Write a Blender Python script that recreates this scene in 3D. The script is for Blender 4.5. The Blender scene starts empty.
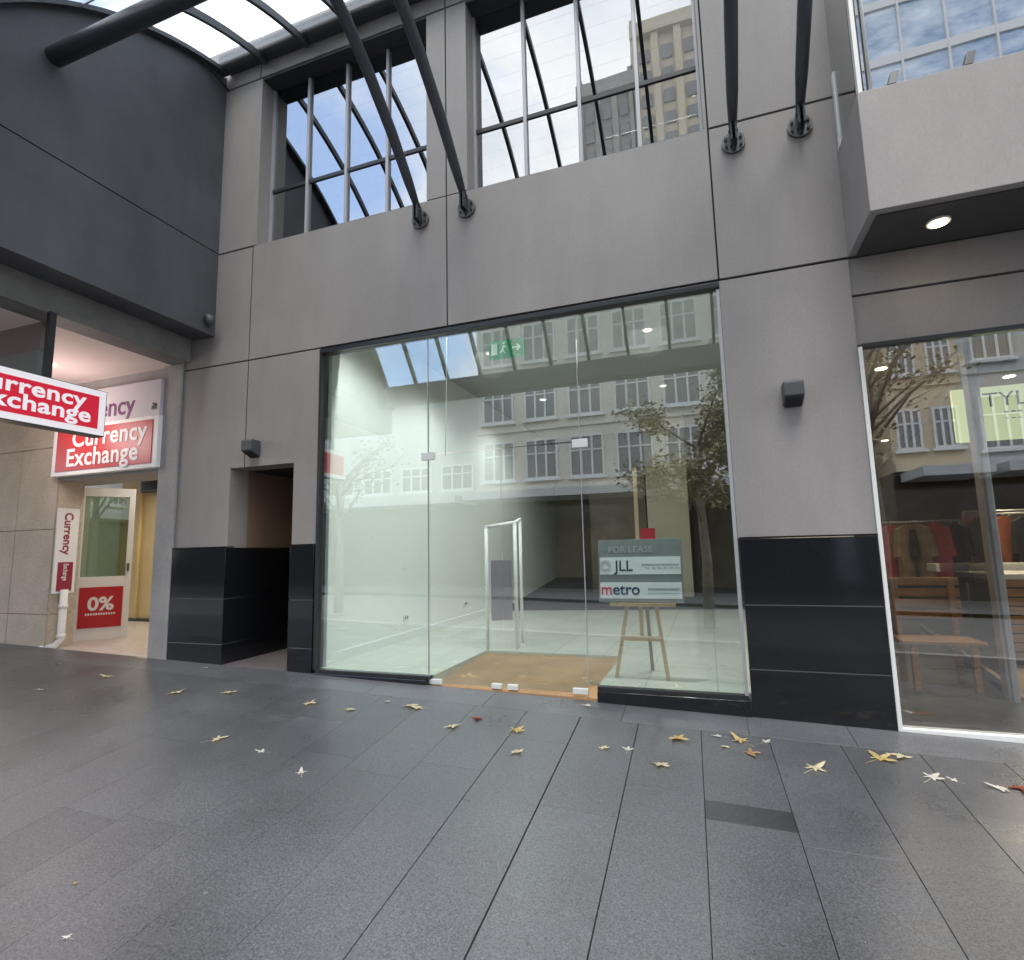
import bpy, bmesh, math, random
from mathutils import Vector, Matrix, noise
random.seed(7)
R = math.radians
C = bpy.context.scene.collection
sc = bpy.context.scene
# ------------------------------------------------------------------ camera
def rot(a, b, c):
    ca, sa = math.cos(a), math.sin(a)
    r = Vector((ca, -sa, 0)); f = Vector((sa, ca, 0)); u = Vector((0, 0, 1))
    f2 = f*math.cos(b)+u*math.sin(b); u2 = u*math.cos(b)-f*math.sin(b)
    r3 = r*math.cos(c)+u2*math.sin(c); u3 = u2*math.cos(c)-r*math.sin(c)
    return r3, u3, f2
cr, cu, cf = rot(-0.338096, 0.126659, -0.0221056)
cam_d = bpy.data.cameras.new('camera'); cam = bpy.data.objects.new('camera', cam_d); C.objects.link(cam)
cam.matrix_world = Matrix(((cr.x, cu.x, -cf.x, 0), (cr.y, cu.y, -cf.y, 0), (cr.z, cu.z, -cf.z, 0), (0, 0, 0, 1)))
cam_d.sensor_fit = 'HORIZONTAL'; cam_d.sensor_width = 36; cam_d.lens = 550.08/1024*36
cam_d.clip_start = 0.05; cam_d.clip_end = 2000
sc.camera = cam
# ------------------------------------------------------------------ light
SUN_EL, SUN_AZ = R(64), R(172)
w = bpy.data.worlds.new('World'); sc.world = w; w.use_nodes = True
nt = w.node_tree; nt.nodes.clear()
out = nt.nodes.new('ShaderNodeOutputWorld'); bg = nt.nodes.new('ShaderNodeBackground')
sky = nt.nodes.new('ShaderNodeTexSky'); sky.sky_type = 'NISHITA'; sky.sun_disc = False
sky.sun_elevation = SUN_EL; sky.sun_rotation = SUN_AZ; sky.air_density = 1.0; sky.dust_density = .6
tc = nt.nodes.new('ShaderNodeTexCoord'); mp = nt.nodes.new('ShaderNodeMapping'); mp.inputs['Scale'].default_value = (1, 1, 1.8)
mp.inputs['Location'].default_value = (3.1, 0.4, 0.0)
ns = nt.nodes.new('ShaderNodeTexNoise'); ns.inputs['Scale'].default_value = 2.1; ns.inputs['Detail'].default_value = 7; ns.inputs['Roughness'].default_value = .55
ns.inputs['Distortion'].default_value = .3
rp = nt.nodes.new('ShaderNodeValToRGB'); rp.color_ramp.elements[0].position = .36; rp.color_ramp.elements[1].position = .50
mx = nt.nodes.new('ShaderNodeMix'); mx.data_type = 'RGBA'
ns2 = nt.nodes.new('ShaderNodeTexNoise'); ns2.inputs['Scale'].default_value = 4.0; ns2.inputs['Detail'].default_value = 6
rp2 = nt.nodes.new('ShaderNodeValToRGB')
rp2.color_ramp.elements[0].position = .3; rp2.color_ramp.elements[0].color = (6.2, 6.5, 7.3, 1)
rp2.color_ramp.elements[1].position = .7; rp2.color_ramp.elements[1].color = (10.0, 9.9, 9.8, 1)
gain = nt.nodes.new('ShaderNodeVectorMath'); gain.operation = 'SCALE'; gain.inputs['Scale'].default_value = 1.6
L = nt.links.new
L(tc.outputs['Generated'], mp.inputs['Vector']); L(mp.outputs[0], ns.inputs['Vector'])
prev = ns.outputs['Fac']
for dv, lo, hi, am in (((-.52, -.60, .61), .955, .999, .078), ((.42, -.70, .57), .93, .99, .07)):
    dt = nt.nodes.new('ShaderNodeVectorMath'); dt.operation = 'DOT_PRODUCT'; dt.inputs[1].default_value = Vector(dv).normalized()
    nm_ = nt.nodes.new('ShaderNodeVectorMath'); nm_.operation = 'NORMALIZE'
    ctr = nt.nodes.new('ShaderNodeVectorMath'); ctr.operation = 'MULTIPLY_ADD'; ctr.inputs[1].default_value = (1, 1, 1); ctr.inputs[2].default_value = (0, 0, 0)
    L(tc.outputs['Generated'], ctr.inputs[0]); L(ctr.outputs[0], nm_.inputs[0]); L(nm_.outputs[0], dt.inputs[0])
    mr = nt.nodes.new('ShaderNodeMapRange'); mr.inputs['From Min'].default_value = lo; mr.inputs['From Max'].default_value = hi; mr.inputs['To Min'].default_value = 0; mr.inputs['To Max'].default_value = am
    L(dt.outputs['Value'], mr.inputs['Value'])
    sb = nt.nodes.new('ShaderNodeMath'); sb.operation = 'SUBTRACT'; L(prev, sb.inputs[0]); L(mr.outputs[0], sb.inputs[1]); prev = sb.outputs[0]
L(prev, rp.inputs[0])
L(mp.outputs[0], ns2.inputs['Vector']); L(ns2.outputs['Fac'], rp2.inputs[0])
L(sky.outputs[0], gain.inputs[0])
L(rp.outputs[0], mx.inputs['Factor']); L(gain.outputs[0], mx.inputs[6]); L(rp2.outputs[0], mx.inputs[7])
L(mx.outputs[2], bg.inputs['Color']); L(bg.outputs[0], out.inputs['Surface'])
bg.inputs['Strength'].default_value = 0.13
sd = bpy.data.lights.new('sun', 'SUN'); sun = bpy.data.objects.new('sun', sd); C.objects.link(sun)
sd.energy = 1.3; sd.angle = R(25); sd.color = (1, .96, .9)
sdir = Vector((math.sin(SUN_AZ)*math.cos(SUN_EL), math.cos(SUN_AZ)*math.cos(SUN_EL), math.sin(SUN_EL)))
sun.rotation_euler = (-sdir).to_track_quat('-Z', 'Y').to_euler()
sc.view_settings.view_transform = 'Standard'; sc.view_settings.look = 'None'
sc.view_settings.exposure = 1.42; sc.view_settings.gamma = 1.0
try:
    sc.cycles.transparent_max_bounces = 32; sc.cycles.max_bounces = 12; sc.cycles.glossy_bounces = 6
except Exception: pass

# ------------------------------------------------------------------ materials
def mat(name, col, rough=.6, metal=0, spec=.5, var=.0, vscale=3, fine=0, fscale=120, bump=0, bscale=80, bdist=.002, emit=None, estr=0, col2=None, rvar=0, stretch=(1, 1, 1)):
    m = bpy.data.materials.new(name); m.use_nodes = True
    n = m.node_tree; b = n.nodes['Principled BSDF']; K = n.links.new
    b.inputs['Roughness'].default_value = rough; b.inputs['Metallic'].default_value = metal
    b.inputs['Specular IOR Level'].default_value = spec
    b.inputs['Base Color'].default_value = (*col, 1)
    t = n.nodes.new('ShaderNodeTexCoord'); mpp = n.nodes.new('ShaderNodeMapping'); mpp.inputs['Scale'].default_value = stretch
    K(t.outputs['Object'], mpp.inputs[0])
    last = None
    if var or col2:
        a = n.nodes.new('ShaderNodeTexNoise'); a.inputs['Scale'].default_value = vscale; a.inputs['Detail'].default_value = 6; a.inputs['Roughness'].default_value = .6
        K(mpp.outputs[0], a.inputs['Vector'])
        r = n.nodes.new('ShaderNodeValToRGB'); r.color_ramp.elements[0].position = .3; r.color_ramp.elements[1].position = .7
        c2 = col2 or tuple(min(1, c*(1+var)) for c in col)
        c1 = col if col2 else tuple(c*(1-var) for c in col)
        r.color_ramp.elements[0].color = (*c1, 1); r.color_ramp.elements[1].color = (*c2, 1)
        K(a.outputs['Fac'], r.inputs[0]); last = r.outputs[0]
        if rvar:
            mr = n.nodes.new('ShaderNodeMapRange'); mr.inputs['To Min'].default_value = rough-rvar; mr.inputs['To Max'].default_value = rough+rvar
            K(a.outputs['Fac'], mr.inputs['Value']); K(mr.outputs[0], b.inputs['Roughness'])
    if fine:
        a = n.nodes.new('ShaderNodeTexNoise'); a.inputs['Scale'].default_value = fscale; a.inputs['Detail'].default_value = 3
        K(mpp.outputs[0], a.inputs['Vector'])
        mr = n.nodes.new('ShaderNodeMapRange'); mr.inputs['From Min'].default_value = .3; mr.inputs['From Max'].default_value = .7
        mr.inputs['To Min'].default_value = 1-fine; mr.inputs['To Max'].default_value = 1+fine
        K(a.outputs['Fac'], mr.inputs['Value'])
        v = n.nodes.new('ShaderNodeVectorMath'); v.operation = 'SCALE'
        if last is None:
            v.inputs[0].default_value = col
        else: K(last, v.inputs[0])
        K(mr.outputs[0], v.inputs['Scale']); last = v.outputs[0]
    if last is not None: K(last, b.inputs['Base Color'])
    if bump:
        a = n.nodes.new('ShaderNodeTexNoise'); a.inputs['Scale'].default_value = bscale; a.inputs['Detail'].default_value = 5
        K(mpp.outputs[0], a.inputs['Vector'])
        bp = n.nodes.new('ShaderNodeBump'); bp.inputs['Strength'].default_value = bump; bp.inputs['Distance'].default_value = bdist
        K(a.outputs['Fac'], bp.inputs['Height']); K(bp.outputs[0], b.inputs['Normal'])
    if emit:
        b.inputs['Emission Color'].default_value = (*emit, 1); b.inputs['Emission Strength'].default_value = estr
    return m

def glass_mat(name, tint, refl_gain=1.0, refl_base=0.0, rough=0.0, film=None, film_fac=0, wav=0.0):
    m = bpy.data.materials.new(name); m.use_nodes = True
    n = m.node_tree; n.nodes.clear(); K = n.links.new
    o = n.nodes.new('ShaderNodeOutputMaterial'); t = n.nodes.new('ShaderNodeBsdfTransparent'); t.inputs[0].default_value = (*tint, 1)
    g = n.nodes.new('ShaderNodeBsdfGlossy'); g.inputs['Roughness'].default_value = rough
    f = n.nodes.new('ShaderNodeFresnel'); f.inputs[0].default_value = 1.45
    ma = n.nodes.new('ShaderNodeMath'); ma.operation = 'MULTIPLY_ADD'; ma.inputs[1].default_value = refl_gain; ma.inputs[2].default_value = refl_base; ma.use_clamp = True
    ge = n.nodes.new('ShaderNodeNewGeometry'); io = n.nodes.new('ShaderNodeMapRange')   # same index on both faces of the sheet
    io.inputs['To Min'].default_value = 1.45; io.inputs['To Max'].default_value = 1/1.45
    K(ge.outputs['Backfacing'], io.inputs['Value']); K(io.outputs[0], f.inputs[0])
    K(f.outputs[0], ma.inputs[0])
    mixs = n.nodes.new('ShaderNodeMixShader'); K(ma.outputs[0], mixs.inputs[0])
    if film:
        d = n.nodes.new('ShaderNodeBsdfDiffuse'); d.inputs[0].default_value = (*film, 1)
        tl = n.nodes.new('ShaderNodeBsdfTranslucent'); tl.inputs[0].default_value = (*film, 1)
        ad = n.nodes.new('ShaderNodeMixShader'); ad.inputs[0].default_value = .6; K(d.outputs[0], ad.inputs[1]); K(tl.outputs[0], ad.inputs[2])
        m2 = n.nodes.new('ShaderNodeMixShader')
        tcn = n.nodes.new('ShaderNodeTexCoord'); a = n.nodes.new('ShaderNodeTexNoise'); a.inputs['Scale'].default_value = 2.3; a.inputs['Detail'].default_value = 8
        K(tcn.outputs['Object'], a.inputs['Vector'])
        mr = n.nodes.new('ShaderNodeMapRange'); mr.inputs['From Min'].default_value = .3; mr.inputs['From Max'].default_value = .7
        mr.inputs['To Min'].default_value = film_fac*.6; mr.inputs['To Max'].default_value = film_fac*1.4
        K(a.outputs['Fac'], mr.inputs['Value']); K(mr.outputs[0], m2.inputs[0])
        K(t.outputs[0], m2.inputs[1]); K(ad.outputs[0], m2.inputs[2]); K(m2.outputs[0], mixs.inputs[1])
    else: K(t.outputs[0], mixs.inputs[1])
    if wav:
        tcn = n.nodes.new('ShaderNodeTexCoord'); a = n.nodes.new('ShaderNodeTexNoise'); a.inputs['Scale'].default_value = 1.1; a.inputs['Detail'].default_value = 1
        K(tcn.outputs['Object'], a.inputs['Vector'])
        bp = n.nodes.new('ShaderNodeBump'); bp.inputs['Strength'].default_value = 1; bp.inputs['Distance'].default_value = wav
        K(a.outputs['Fac'], bp.inputs['Height']); K(bp.outputs[0], g.inputs['Normal'])
    K(g.outputs[0], mixs.inputs[2]); K(mixs.outputs[0], o.inputs[0])
    return m

M = {}
M['render'] = mat('grey_render', (.295, .275, .266), .62, var=.07, vscale=1.1, fine=.05, fscale=60, bump=.35, bscale=140, bdist=.001, stretch=(1, 1, .55))
def weather(m, amt, sc_=(5, 5, .35)):
    n = m.node_tree; K = n.links.new; b = n.nodes['Principled BSDF']; src = b.inputs['Base Color'].links[0].from_socket
    t = n.nodes.new('ShaderNodeTexCoord'); out_ = src
    for scl, st, am in ((1.0, sc_, amt), (.45, (1, 1, 1), amt*.8)):
        mp_ = n.nodes.new('ShaderNodeMapping'); mp_.inputs['Scale'].default_value = st; K(t.outputs['Object'], mp_.inputs[0])
        a = n.nodes.new('ShaderNodeTexNoise'); a.inputs['Scale'].default_value = scl; a.inputs['Detail'].default_value = 7; a.inputs['Roughness'].default_value = .65; K(mp_.outputs[0], a.inputs['Vector'])
        mr = n.nodes.new('ShaderNodeMapRange'); mr.inputs['From Min'].default_value = .32; mr.inputs['From Max'].default_value = .62; mr.inputs['To Min'].default_value = 1-am; mr.inputs['To Max'].default_value = 1+am*.3
        K(a.outputs['Fac'], mr.inputs['Value']); v = n.nodes.new('ShaderNodeVectorMath'); v.operation = 'SCALE'; K(out_, v.inputs[0]); K(mr.outputs[0], v.inputs['Scale']); out_ = v.outputs[0]
    K(out_, b.inputs['Base Color'])
weather(M['render'], .09, (2.2, 2.2, .5))
M['joint'] = mat('joint_black', (.02, .02, .022), .8)
M['dark_render'] = mat('dark_render', (.086, .090, .101), .55, var=.16, vscale=1.2, fine=.06, fscale=50, bump=.3, bscale=120, bdist=.001)
weather(M['dark_render'], .16, (2.2, 2.2, .6))
M['granite'] = mat('black_granite', (.012, .013, .016), .07, spec=.6, var=.3, vscale=90, fine=.5, fscale=400)
M['grout'] = mat('grey_grout', (.16, .16, .17), .7)
M['black_frame'] = mat('black_frame', (.025, .027, .03), .35, spec=.5)
M['steel'] = mat('dark_steel', (.045, .052, .06), .38, spec=.5, var=.12, vscale=8)
M['flange'] = mat('flange_steel', (.12, .125, .13), .45, metal=.3, var=.3, vscale=25)
M['mullion'] = mat('mullion_grey', (.42, .42, .44), .4, metal=.2)
M['white_frame'] = mat('white_frame', (.72, .72, .70), .4)
M['alu'] = mat('aluminium', (.62, .63, .65), .35, metal=.5, var=.08, vscale=12)
M['shop_glass'] = glass_mat('shop_glass', (.915, .975, .962), 1.9, .15, wav=.0006)
M['clear_glass'] = glass_mat('clear_glass', (.93, .95, .94), 1.7, .16, wav=.0006)
M['reflective_glass'] = glass_mat('reflective_glass', (.10, .12, .13), 1.0, .48, wav=.0012)
M['roof_glass'] = glass_mat('roof_glass', (.90, .915, .915), 1.0, 0.0, film=(.85, .86, .86), film_fac=.08)
M['int_white'] = mat('interior_white', (.78, .80, .77), .55, var=.03, vscale=.8)
M['int_grey'] = mat('interior_taupe', (.30, .25, .18), .6, var=.15, vscale=.6)
M['int_dark'] = mat('interior_dark', (.035, .032, .03), .6, var=.3, vscale=1)
M['column'] = mat('column_tan', (.42, .37, .28), .6, var=.08, vscale=1)
M['coir'] = mat('coir_mat', (.33, .20, .10), .95, var=.18, vscale=2.5, fine=.3, fscale=160, bump=.9, bscale=260, bdist=.004)
M['timber'] = mat('pine', (.62, .42, .25), .5, var=.12, vscale=7, stretch=(6, 6, 1))
M['oak'] = mat('oak', (.46, .24, .09), .5, var=.3, vscale=4, stretch=(1, 8, 8))
M['stone'] = mat('beige_stone', (.50, .43, .345), .7, var=.14, vscale=2.2, fine=.12, fscale=30, bump=.4, bscale=35, bdist=.003)
M['concrete'] = mat('pale_concrete', (.36, .35, .345), .75, var=.12, vscale=3, fine=.12, fscale=90, bump=.4, bscale=90)
M['pink'] = mat('pink_lit_soffit', (.80, .66, .62), .7, var=.05, vscale=1)  # warm bounced light is put into this pale pink colour
M['brown_panel'] = mat('brown_panel', (.22, .17, .17), .6, var=.1, vscale=2)
M['grey_panel'] = mat('grey_panel', (.20, .22, .22), .4, var=.1, vscale=2)
M['red'] = mat('sign_red', (.60, .012, .035), .35, emit=(.62, .01, .035), estr=.16)
M['red2'] = mat('panel_red', (.50, .015, .02), .35, var=.05, vscale=2)
M['sign_white'] = mat('sign_white', (.85, .82, .84), .4, emit=(.85, .8, .84), estr=.16)
M['white'] = mat('white_paint', (.84, .84, .84), .45, var=.03, vscale=3)
M['lilac'] = mat('lilac_panel', (.56, .53, .58), .5, var=.03, vscale=2)
M['purple'] = mat('purple_ink', (.17, .05, .16), .5)
M['darkred'] = mat('dark_red_ink', (.30, .02, .06), .5)
M['ink'] = mat('dark_ink', (.05, .055, .07), .5)
M['navy'] = mat('navy_ink', (.03, .05, .12), .5)
M['pinkink'] = mat('pink_ink', (.70, .08, .14), .5)
M['greyink'] = mat('grey_ink', (.28, .31, .36), .5)
M['faint_ink'] = mat('faint_ink', (.42, .44, .45), .5)
M['board_grey'] = mat('board_grey', (.24, .26, .26), .5, var=.1, vscale=9)
M['yellow_wall'] = mat('yellow_wall', (.72, .55, .26), .6, var=.06, vscale=1.5)
M['pale_floor'] = mat('pale_floor', (.62, .55, .51), .35, var=.2, vscale=14, rvar=.1)
M['lamp_dark'] = mat('lamp_casing', (.07, .075, .08), .5)
M['glow'] = mat('lamp_glow', (.9, .85, .7), .5, emit=(1, .88, .68), estr=1.0)
M['glow_warm'] = mat('lamp_glow_warm', (.9, .8, .6), .5, emit=(1, .80, .5), estr=7)
M['lime'] = mat('lime_sign', (.58, .64, .36), .5, emit=(.62, .70, .38), estr=.36)  # glow added so the unlit board shows through the pane reflections
M['exit_green'] = mat('exit_green', (.01, .28, .11), .4, emit=(.0, .42, .16), estr=.08)
M['exit_white'] = mat('exit_white', (.7, .85, .75), .4, emit=(.6, .9, .7), estr=.12)
M['mauve'] = mat('mauve_panel', (.28, .25, .30), .4, var=.1, vscale=5)
M['cream'] = mat('cream_facade', (.66, .62, .53), .7, var=.1, vscale=.5, fine=.08, fscale=6)
M['greyfac'] = mat('grey_facade', (.50, .51, .50), .7, var=.1, vscale=.5, fine=.08, fscale=6)
M['tower_cream'] = mat('tower_cream', (.62, .52, .36), .7, var=.08, vscale=.1)
M['tower_grey'] = mat('tower_grey', (.33, .30, .26), .7, var=.08, vscale=.1)
M['pane_dark'] = mat('pane_dark', (.17, .17, .16), .15, spec=.8)
M['shop_dark'] = mat('shopfront_dark', (.03, .028, .025), .15, spec=.6, var=.4, vscale=1.5)
M['shop_lit'] = mat('shopfront_lit', (.5, .35, .2), .5, emit=(1, .68, .36), estr=.06, var=.5, vscale=3)
M['asphalt'] = mat('asphalt', (.055, .055, .056), .85, var=.15, vscale=.8, fine=.3, fscale=80, bump=.5, bscale=120, bdist=.004)
M['mall_paving'] = mat('mall_paving', (.15, .145, .14), .6, var=.15, vscale=.8, fine=.2, fscale=60)
M['bark'] = mat('bark', (.20, .17, .13), .9, var=.3, vscale=6, bump=.6, bscale=30, bdist=.01)
M['leaf_green'] = mat('tree_leaf', (.34, .30, .17), .6, var=.3, vscale=1.2)
M['red_bit'] = mat('red_card', (.65, .03, .05), .5)
M['wood_floor'] = mat('wood_floor', (.50, .38, .28), .4, var=.2, vscale=2.5, stretch=(8, 1, 1))
M['grey_floor'] = mat('grey_floor', (.13, .13, .128), .3, var=.12, vscale=6, rvar=.08, fine=.15, fscale=150)
for nm, c in (('cloth_navy', (.03, .04, .09)), ('cloth_rust', (.33, .10, .04)), ('cloth_tan', (.42, .30, .18)), ('cloth_black', (.02, .02, .022)), ('cloth_red', (.42, .03, .03)), ('cloth_white', (.55, .53, .5)), ('cloth_olive', (.10, .10, .05))):
    M[nm] = mat(nm, c, .85, var=.25, vscale=6, bump=.6, bscale=12, bdist=.02)

# paving: colour varies per slab by a mesh attribute
def paving_mat():
    m = mat('granite_paving', (.085, .09, .105), .5, spec=.5, bump=.45, bscale=180, bdist=.0015)
    n = m.node_tree; K = n.links.new; b = n.nodes['Principled BSDF']
    t = n.nodes.new('ShaderNodeTexCoord')
    at = n.nodes.new('ShaderNodeAttribute'); at.attribute_name = 'slab'
    a = n.nodes.new('ShaderNodeTexNoise'); a.inputs['Scale'].default_value = 95; a.inputs['Detail'].default_value = 5; a.inputs['Roughness'].default_value = .75
    v = n.nodes.new('ShaderNodeTexVoronoi'); v.inputs['Scale'].default_value = 210
    d = n.nodes.new('ShaderNodeTexNoise'); d.inputs['Scale'].default_value = .9; d.inputs['Detail'].default_value = 7; d.inputs['Roughness'].default_value = .62
    for q in (a, d, v): K(t.outputs['Object'], q.inputs['Vector'])
    def rng(src, lo, hi, f0=.3, f1=.7):
        q = n.nodes.new('ShaderNodeMapRange'); q.inputs['From Min'].default_value = f0; q.inputs['From Max'].default_value = f1
        q.inputs['To Min'].default_value = lo; q.inputs['To Max'].default_value = hi; K(src, q.inputs['Value']); return q.outputs[0]
    def mul(x, y):
        q = n.nodes.new('ShaderNodeMath'); q.operation = 'MULTIPLY'; K(x, q.inputs[0]); K(y, q.inputs[1]); return q.outputs[0]
    f = mul(mul(rng(a.outputs['Fac'], .35, 1.75), rng(d.outputs['Fac'], .78, 1.2)), mul(at.outputs['Fac'], rng(v.outputs['Distance'], .85, 1.12, 0, .8)))
    s = n.nodes.new('ShaderNodeVectorMath'); s.operation = 'SCALE'; s.inputs[0].default_value = (.077, .079, .085); K(f, s.inputs['Scale'])
    # chewing gum spots and small pits
    vg = n.nodes.new('ShaderNodeTexVoronoi'); vg.inputs['Scale'].default_value = 2.6; K(t.outputs['Object'], vg.inputs['Vector'])
    lt = n.nodes.new('ShaderNodeMapRange'); lt.inputs['From Min'].default_value = .028; lt.inputs['From Max'].default_value = .045; lt.inputs['To Min'].default_value = 1; lt.inputs['To Max'].default_value = 0
    K(vg.outputs['Distance'], lt.inputs['Value'])
    sp = n.nodes.new('ShaderNodeSeparateColor'); K(vg.outputs['Color'], sp.inputs[0])
    am = mul(lt.outputs[0], rng(sp.outputs[0], 0, .6, .45, .8))
    gm = n.nodes.new('ShaderNodeMix'); gm.data_type = 'RGBA'; K(am, gm.inputs['Factor']); K(s.outputs[0], gm.inputs[6])
    gr = n.nodes.new('ShaderNodeValToRGB'); gr.color_ramp.elements[0].position = .45; gr.color_ramp.elements[1].position = .55
    gr.color_ramp.elements[0].color = (.03, .03, .032, 1); gr.color_ramp.elements[1].color = (.2, .2, .2, 1); K(sp.outputs[1], gr.inputs[0]); K(gr.outputs[0], gm.inputs[7])
    K(gm.outputs[2], b.inputs['Base Color'])
    K(rng(d.outputs['Fac'], .22, .5), b.inputs['Roughness'])
    return m
M['paving'] = paving_mat()

def tile_mat(name, col, grout, sx, sy, rough):
    m = mat(name, col, rough)
    n = m.node_tree; K = n.links.new; b = n.nodes['Principled BSDF']
    t = n.nodes.new('ShaderNodeTexCoord'); br = n.nodes.new('ShaderNodeTexBrick'); br.offset = 0
    br.inputs['Scale'].default_value = 1; br.inputs['Brick Width'].default_value = sx; br.inputs['Row Height'].default_value = sy
    br.inputs['Mortar Size'].default_value = .006
    br.inputs['Color1'].default_value = (*col, 1); br.inputs['Color2'].default_value = (*[c*.93 for c in col], 1); br.inputs['Mortar'].default_value = (*grout, 1)
    K(t.outputs['Object'], br.inputs['Vector']); K(br.outputs['Color'], b.inputs['Base Color']); return m
M['tile'] = tile_mat('floor_tile', (.60, .62, .55), (.42, .43, .38), .6, .6, .16)

# ------------------------------------------------------------------ helpers
def tagit(o, label=None, cat=None, group=None, kind=None):
    if label: o['label'] = label
    if cat: o['category'] = cat
    if group: o['group'] = group
    if kind: o['kind'] = kind
    return o
def empty(name, label, cat, loc=(0, 0, 0), rz=0, group=None):
    o = bpy.data.objects.new(name, None); C.objects.link(o); o.location = loc; o.rotation_euler = (0, 0, rz); o.empty_display_size = .1
    return tagit(o, label, cat, group)
class MB:
    def __init__(s): s.b = bmesh.new()
    def hexa(s, pts):
        v = [s.b.verts.new(p) for p in pts]
        for f in ((0, 3, 2, 1), (4, 5, 6, 7), (0, 1, 5, 4), (1, 2, 6, 5), (2, 3, 7, 6), (3, 0, 4, 7)): s.b.faces.new([v[i] for i in f])
        return s
    def box(s, x0, x1, y0, y1, z0, z1):
        return s.hexa([(x0, y0, z0), (x1, y0, z0), (x1, y1, z0), (x0, y1, z0), (x0, y0, z1), (x1, y0, z1), (x1, y1, z1), (x0, y1, z1)])
    def prism(s, prof, axis, a0, a1):      # prof: 2D outline; axis 'x': (y,z)  'y': (x,z)  'z': (x,y)
        def P(p, a): return {'x': (a, p[0], p[1]), 'y': (p[0], a, p[1]), 'z': (p[0], p[1], a)}[axis]
        A = [s.b.verts.new(P(p, a0)) for p in prof]; B = [s.b.verts.new(P(p, a1)) for p in prof]; n = len(prof)
        s.b.faces.new(A); s.b.faces.new(B[::-1])
        for i in range(n): s.b.faces.new((A[i], B[i], B[(i+1) % n], A[(i+1) % n]))
        return s
    def tube(s, pts, r, n=16, cap=True):
        pts = [Vector(p) for p in pts]; rr = r if isinstance(r, (list, tuple)) else [r]*len(pts); rings = []; up = None
        for i, p in enumerate(pts):
            d = (pts[min(i+1, len(pts)-1)]-pts[max(i-1, 0)]).normalized()
            if up is None: up = Vector((0, 0, 1)) if abs(d.z) < .95 else Vector((1, 0, 0))
            a = d.cross(up).normalized(); b = d.cross(a).normalized(); up = -b if False else a.cross(d)
            rings.append([s.b.verts.new(p+(a*math.cos(t)+b*math.sin(t))*rr[i]) for t in [2*math.pi*k/n for k in range(n)]])
        for q in range(len(rings)-1):
            for k in range(n):
                f = s.b.faces.new((rings[q][k], rings[q][(k+1) % n], rings[q+1][(k+1) % n], rings[q+1][k])); f.smooth = True
        if cap: s.b.faces.new(rings[0][::-1]); s.b.faces.new(rings[-1])
        return s
    def bar(s, p, q, w, h, up=(0, 0, 1)):   # rectangular bar from p to q
        p, q = Vector(p), Vector(q); d = (q-p).normalized(); u = Vector(up)
        a = d.cross(u).normalized(); b = a.cross(d).normalized(); a *= w/2; b *= h/2
        return s.hexa([p-a-b, p+a-b, p+a+b, p-a+b, q-a-b, q+a-b, q+a+b, q-a+b])
    def build(s, name, m, parent=None, bevel=0):
        bmesh.ops.recalc_face_normals(s.b, faces=s.b.faces[:])
        me = bpy.data.meshes.new(name); s.b.to_mesh(me); s.b.free()
        me.materials.append(m if not isinstance(m, str) else M[m])
        o = bpy.data.objects.new(name, me); C.objects.link(o)
        if parent: o.parent = parent
        if bevel:
            bv = o.modifiers.new('bevel', 'BEVEL'); bv.width = bevel; bv.segments = 2; bv.limit_method = 'ANGLE'
        return o
def text(s, size, m, parent, loc, rotn, ext=.003, off=0.0, sx=1.0, name='lettering', align='LEFT', space=1.0):
    cu = bpy.data.curves.new(name, 'FONT'); cu.body = s; cu.size = size; cu.extrude = ext; cu.offset = off; cu.align_x = align; cu.space_character = space
    cu.resolution_u = 4
    t = bpy.data.objects.new('tmp', cu); C.objects.link(t)
    dg = bpy.context.evaluated_depsgraph_get(); me = bpy.data.meshes.new_from_object(t.evaluated_get(dg))
    bpy.data.objects.remove(t)
    me.materials.clear(); me.materials.append(M[m])
    for p in me.polygons: p.material_index = 0
    o = bpy.data.objects.new(name, me); C.objects.link(o); o.parent = parent
    o.location = loc; o.rotation_euler = rotn; o.scale = (sx, 1, 1)
    return o
FACE = (R(90), 0, 0); SIDE = (R(90), 0, R(90))

def zg(x, y):
    x = max(-14, min(14, x))
    return -1.36-.0265*x+.0934*(max(y, -3.5)-5)

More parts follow.
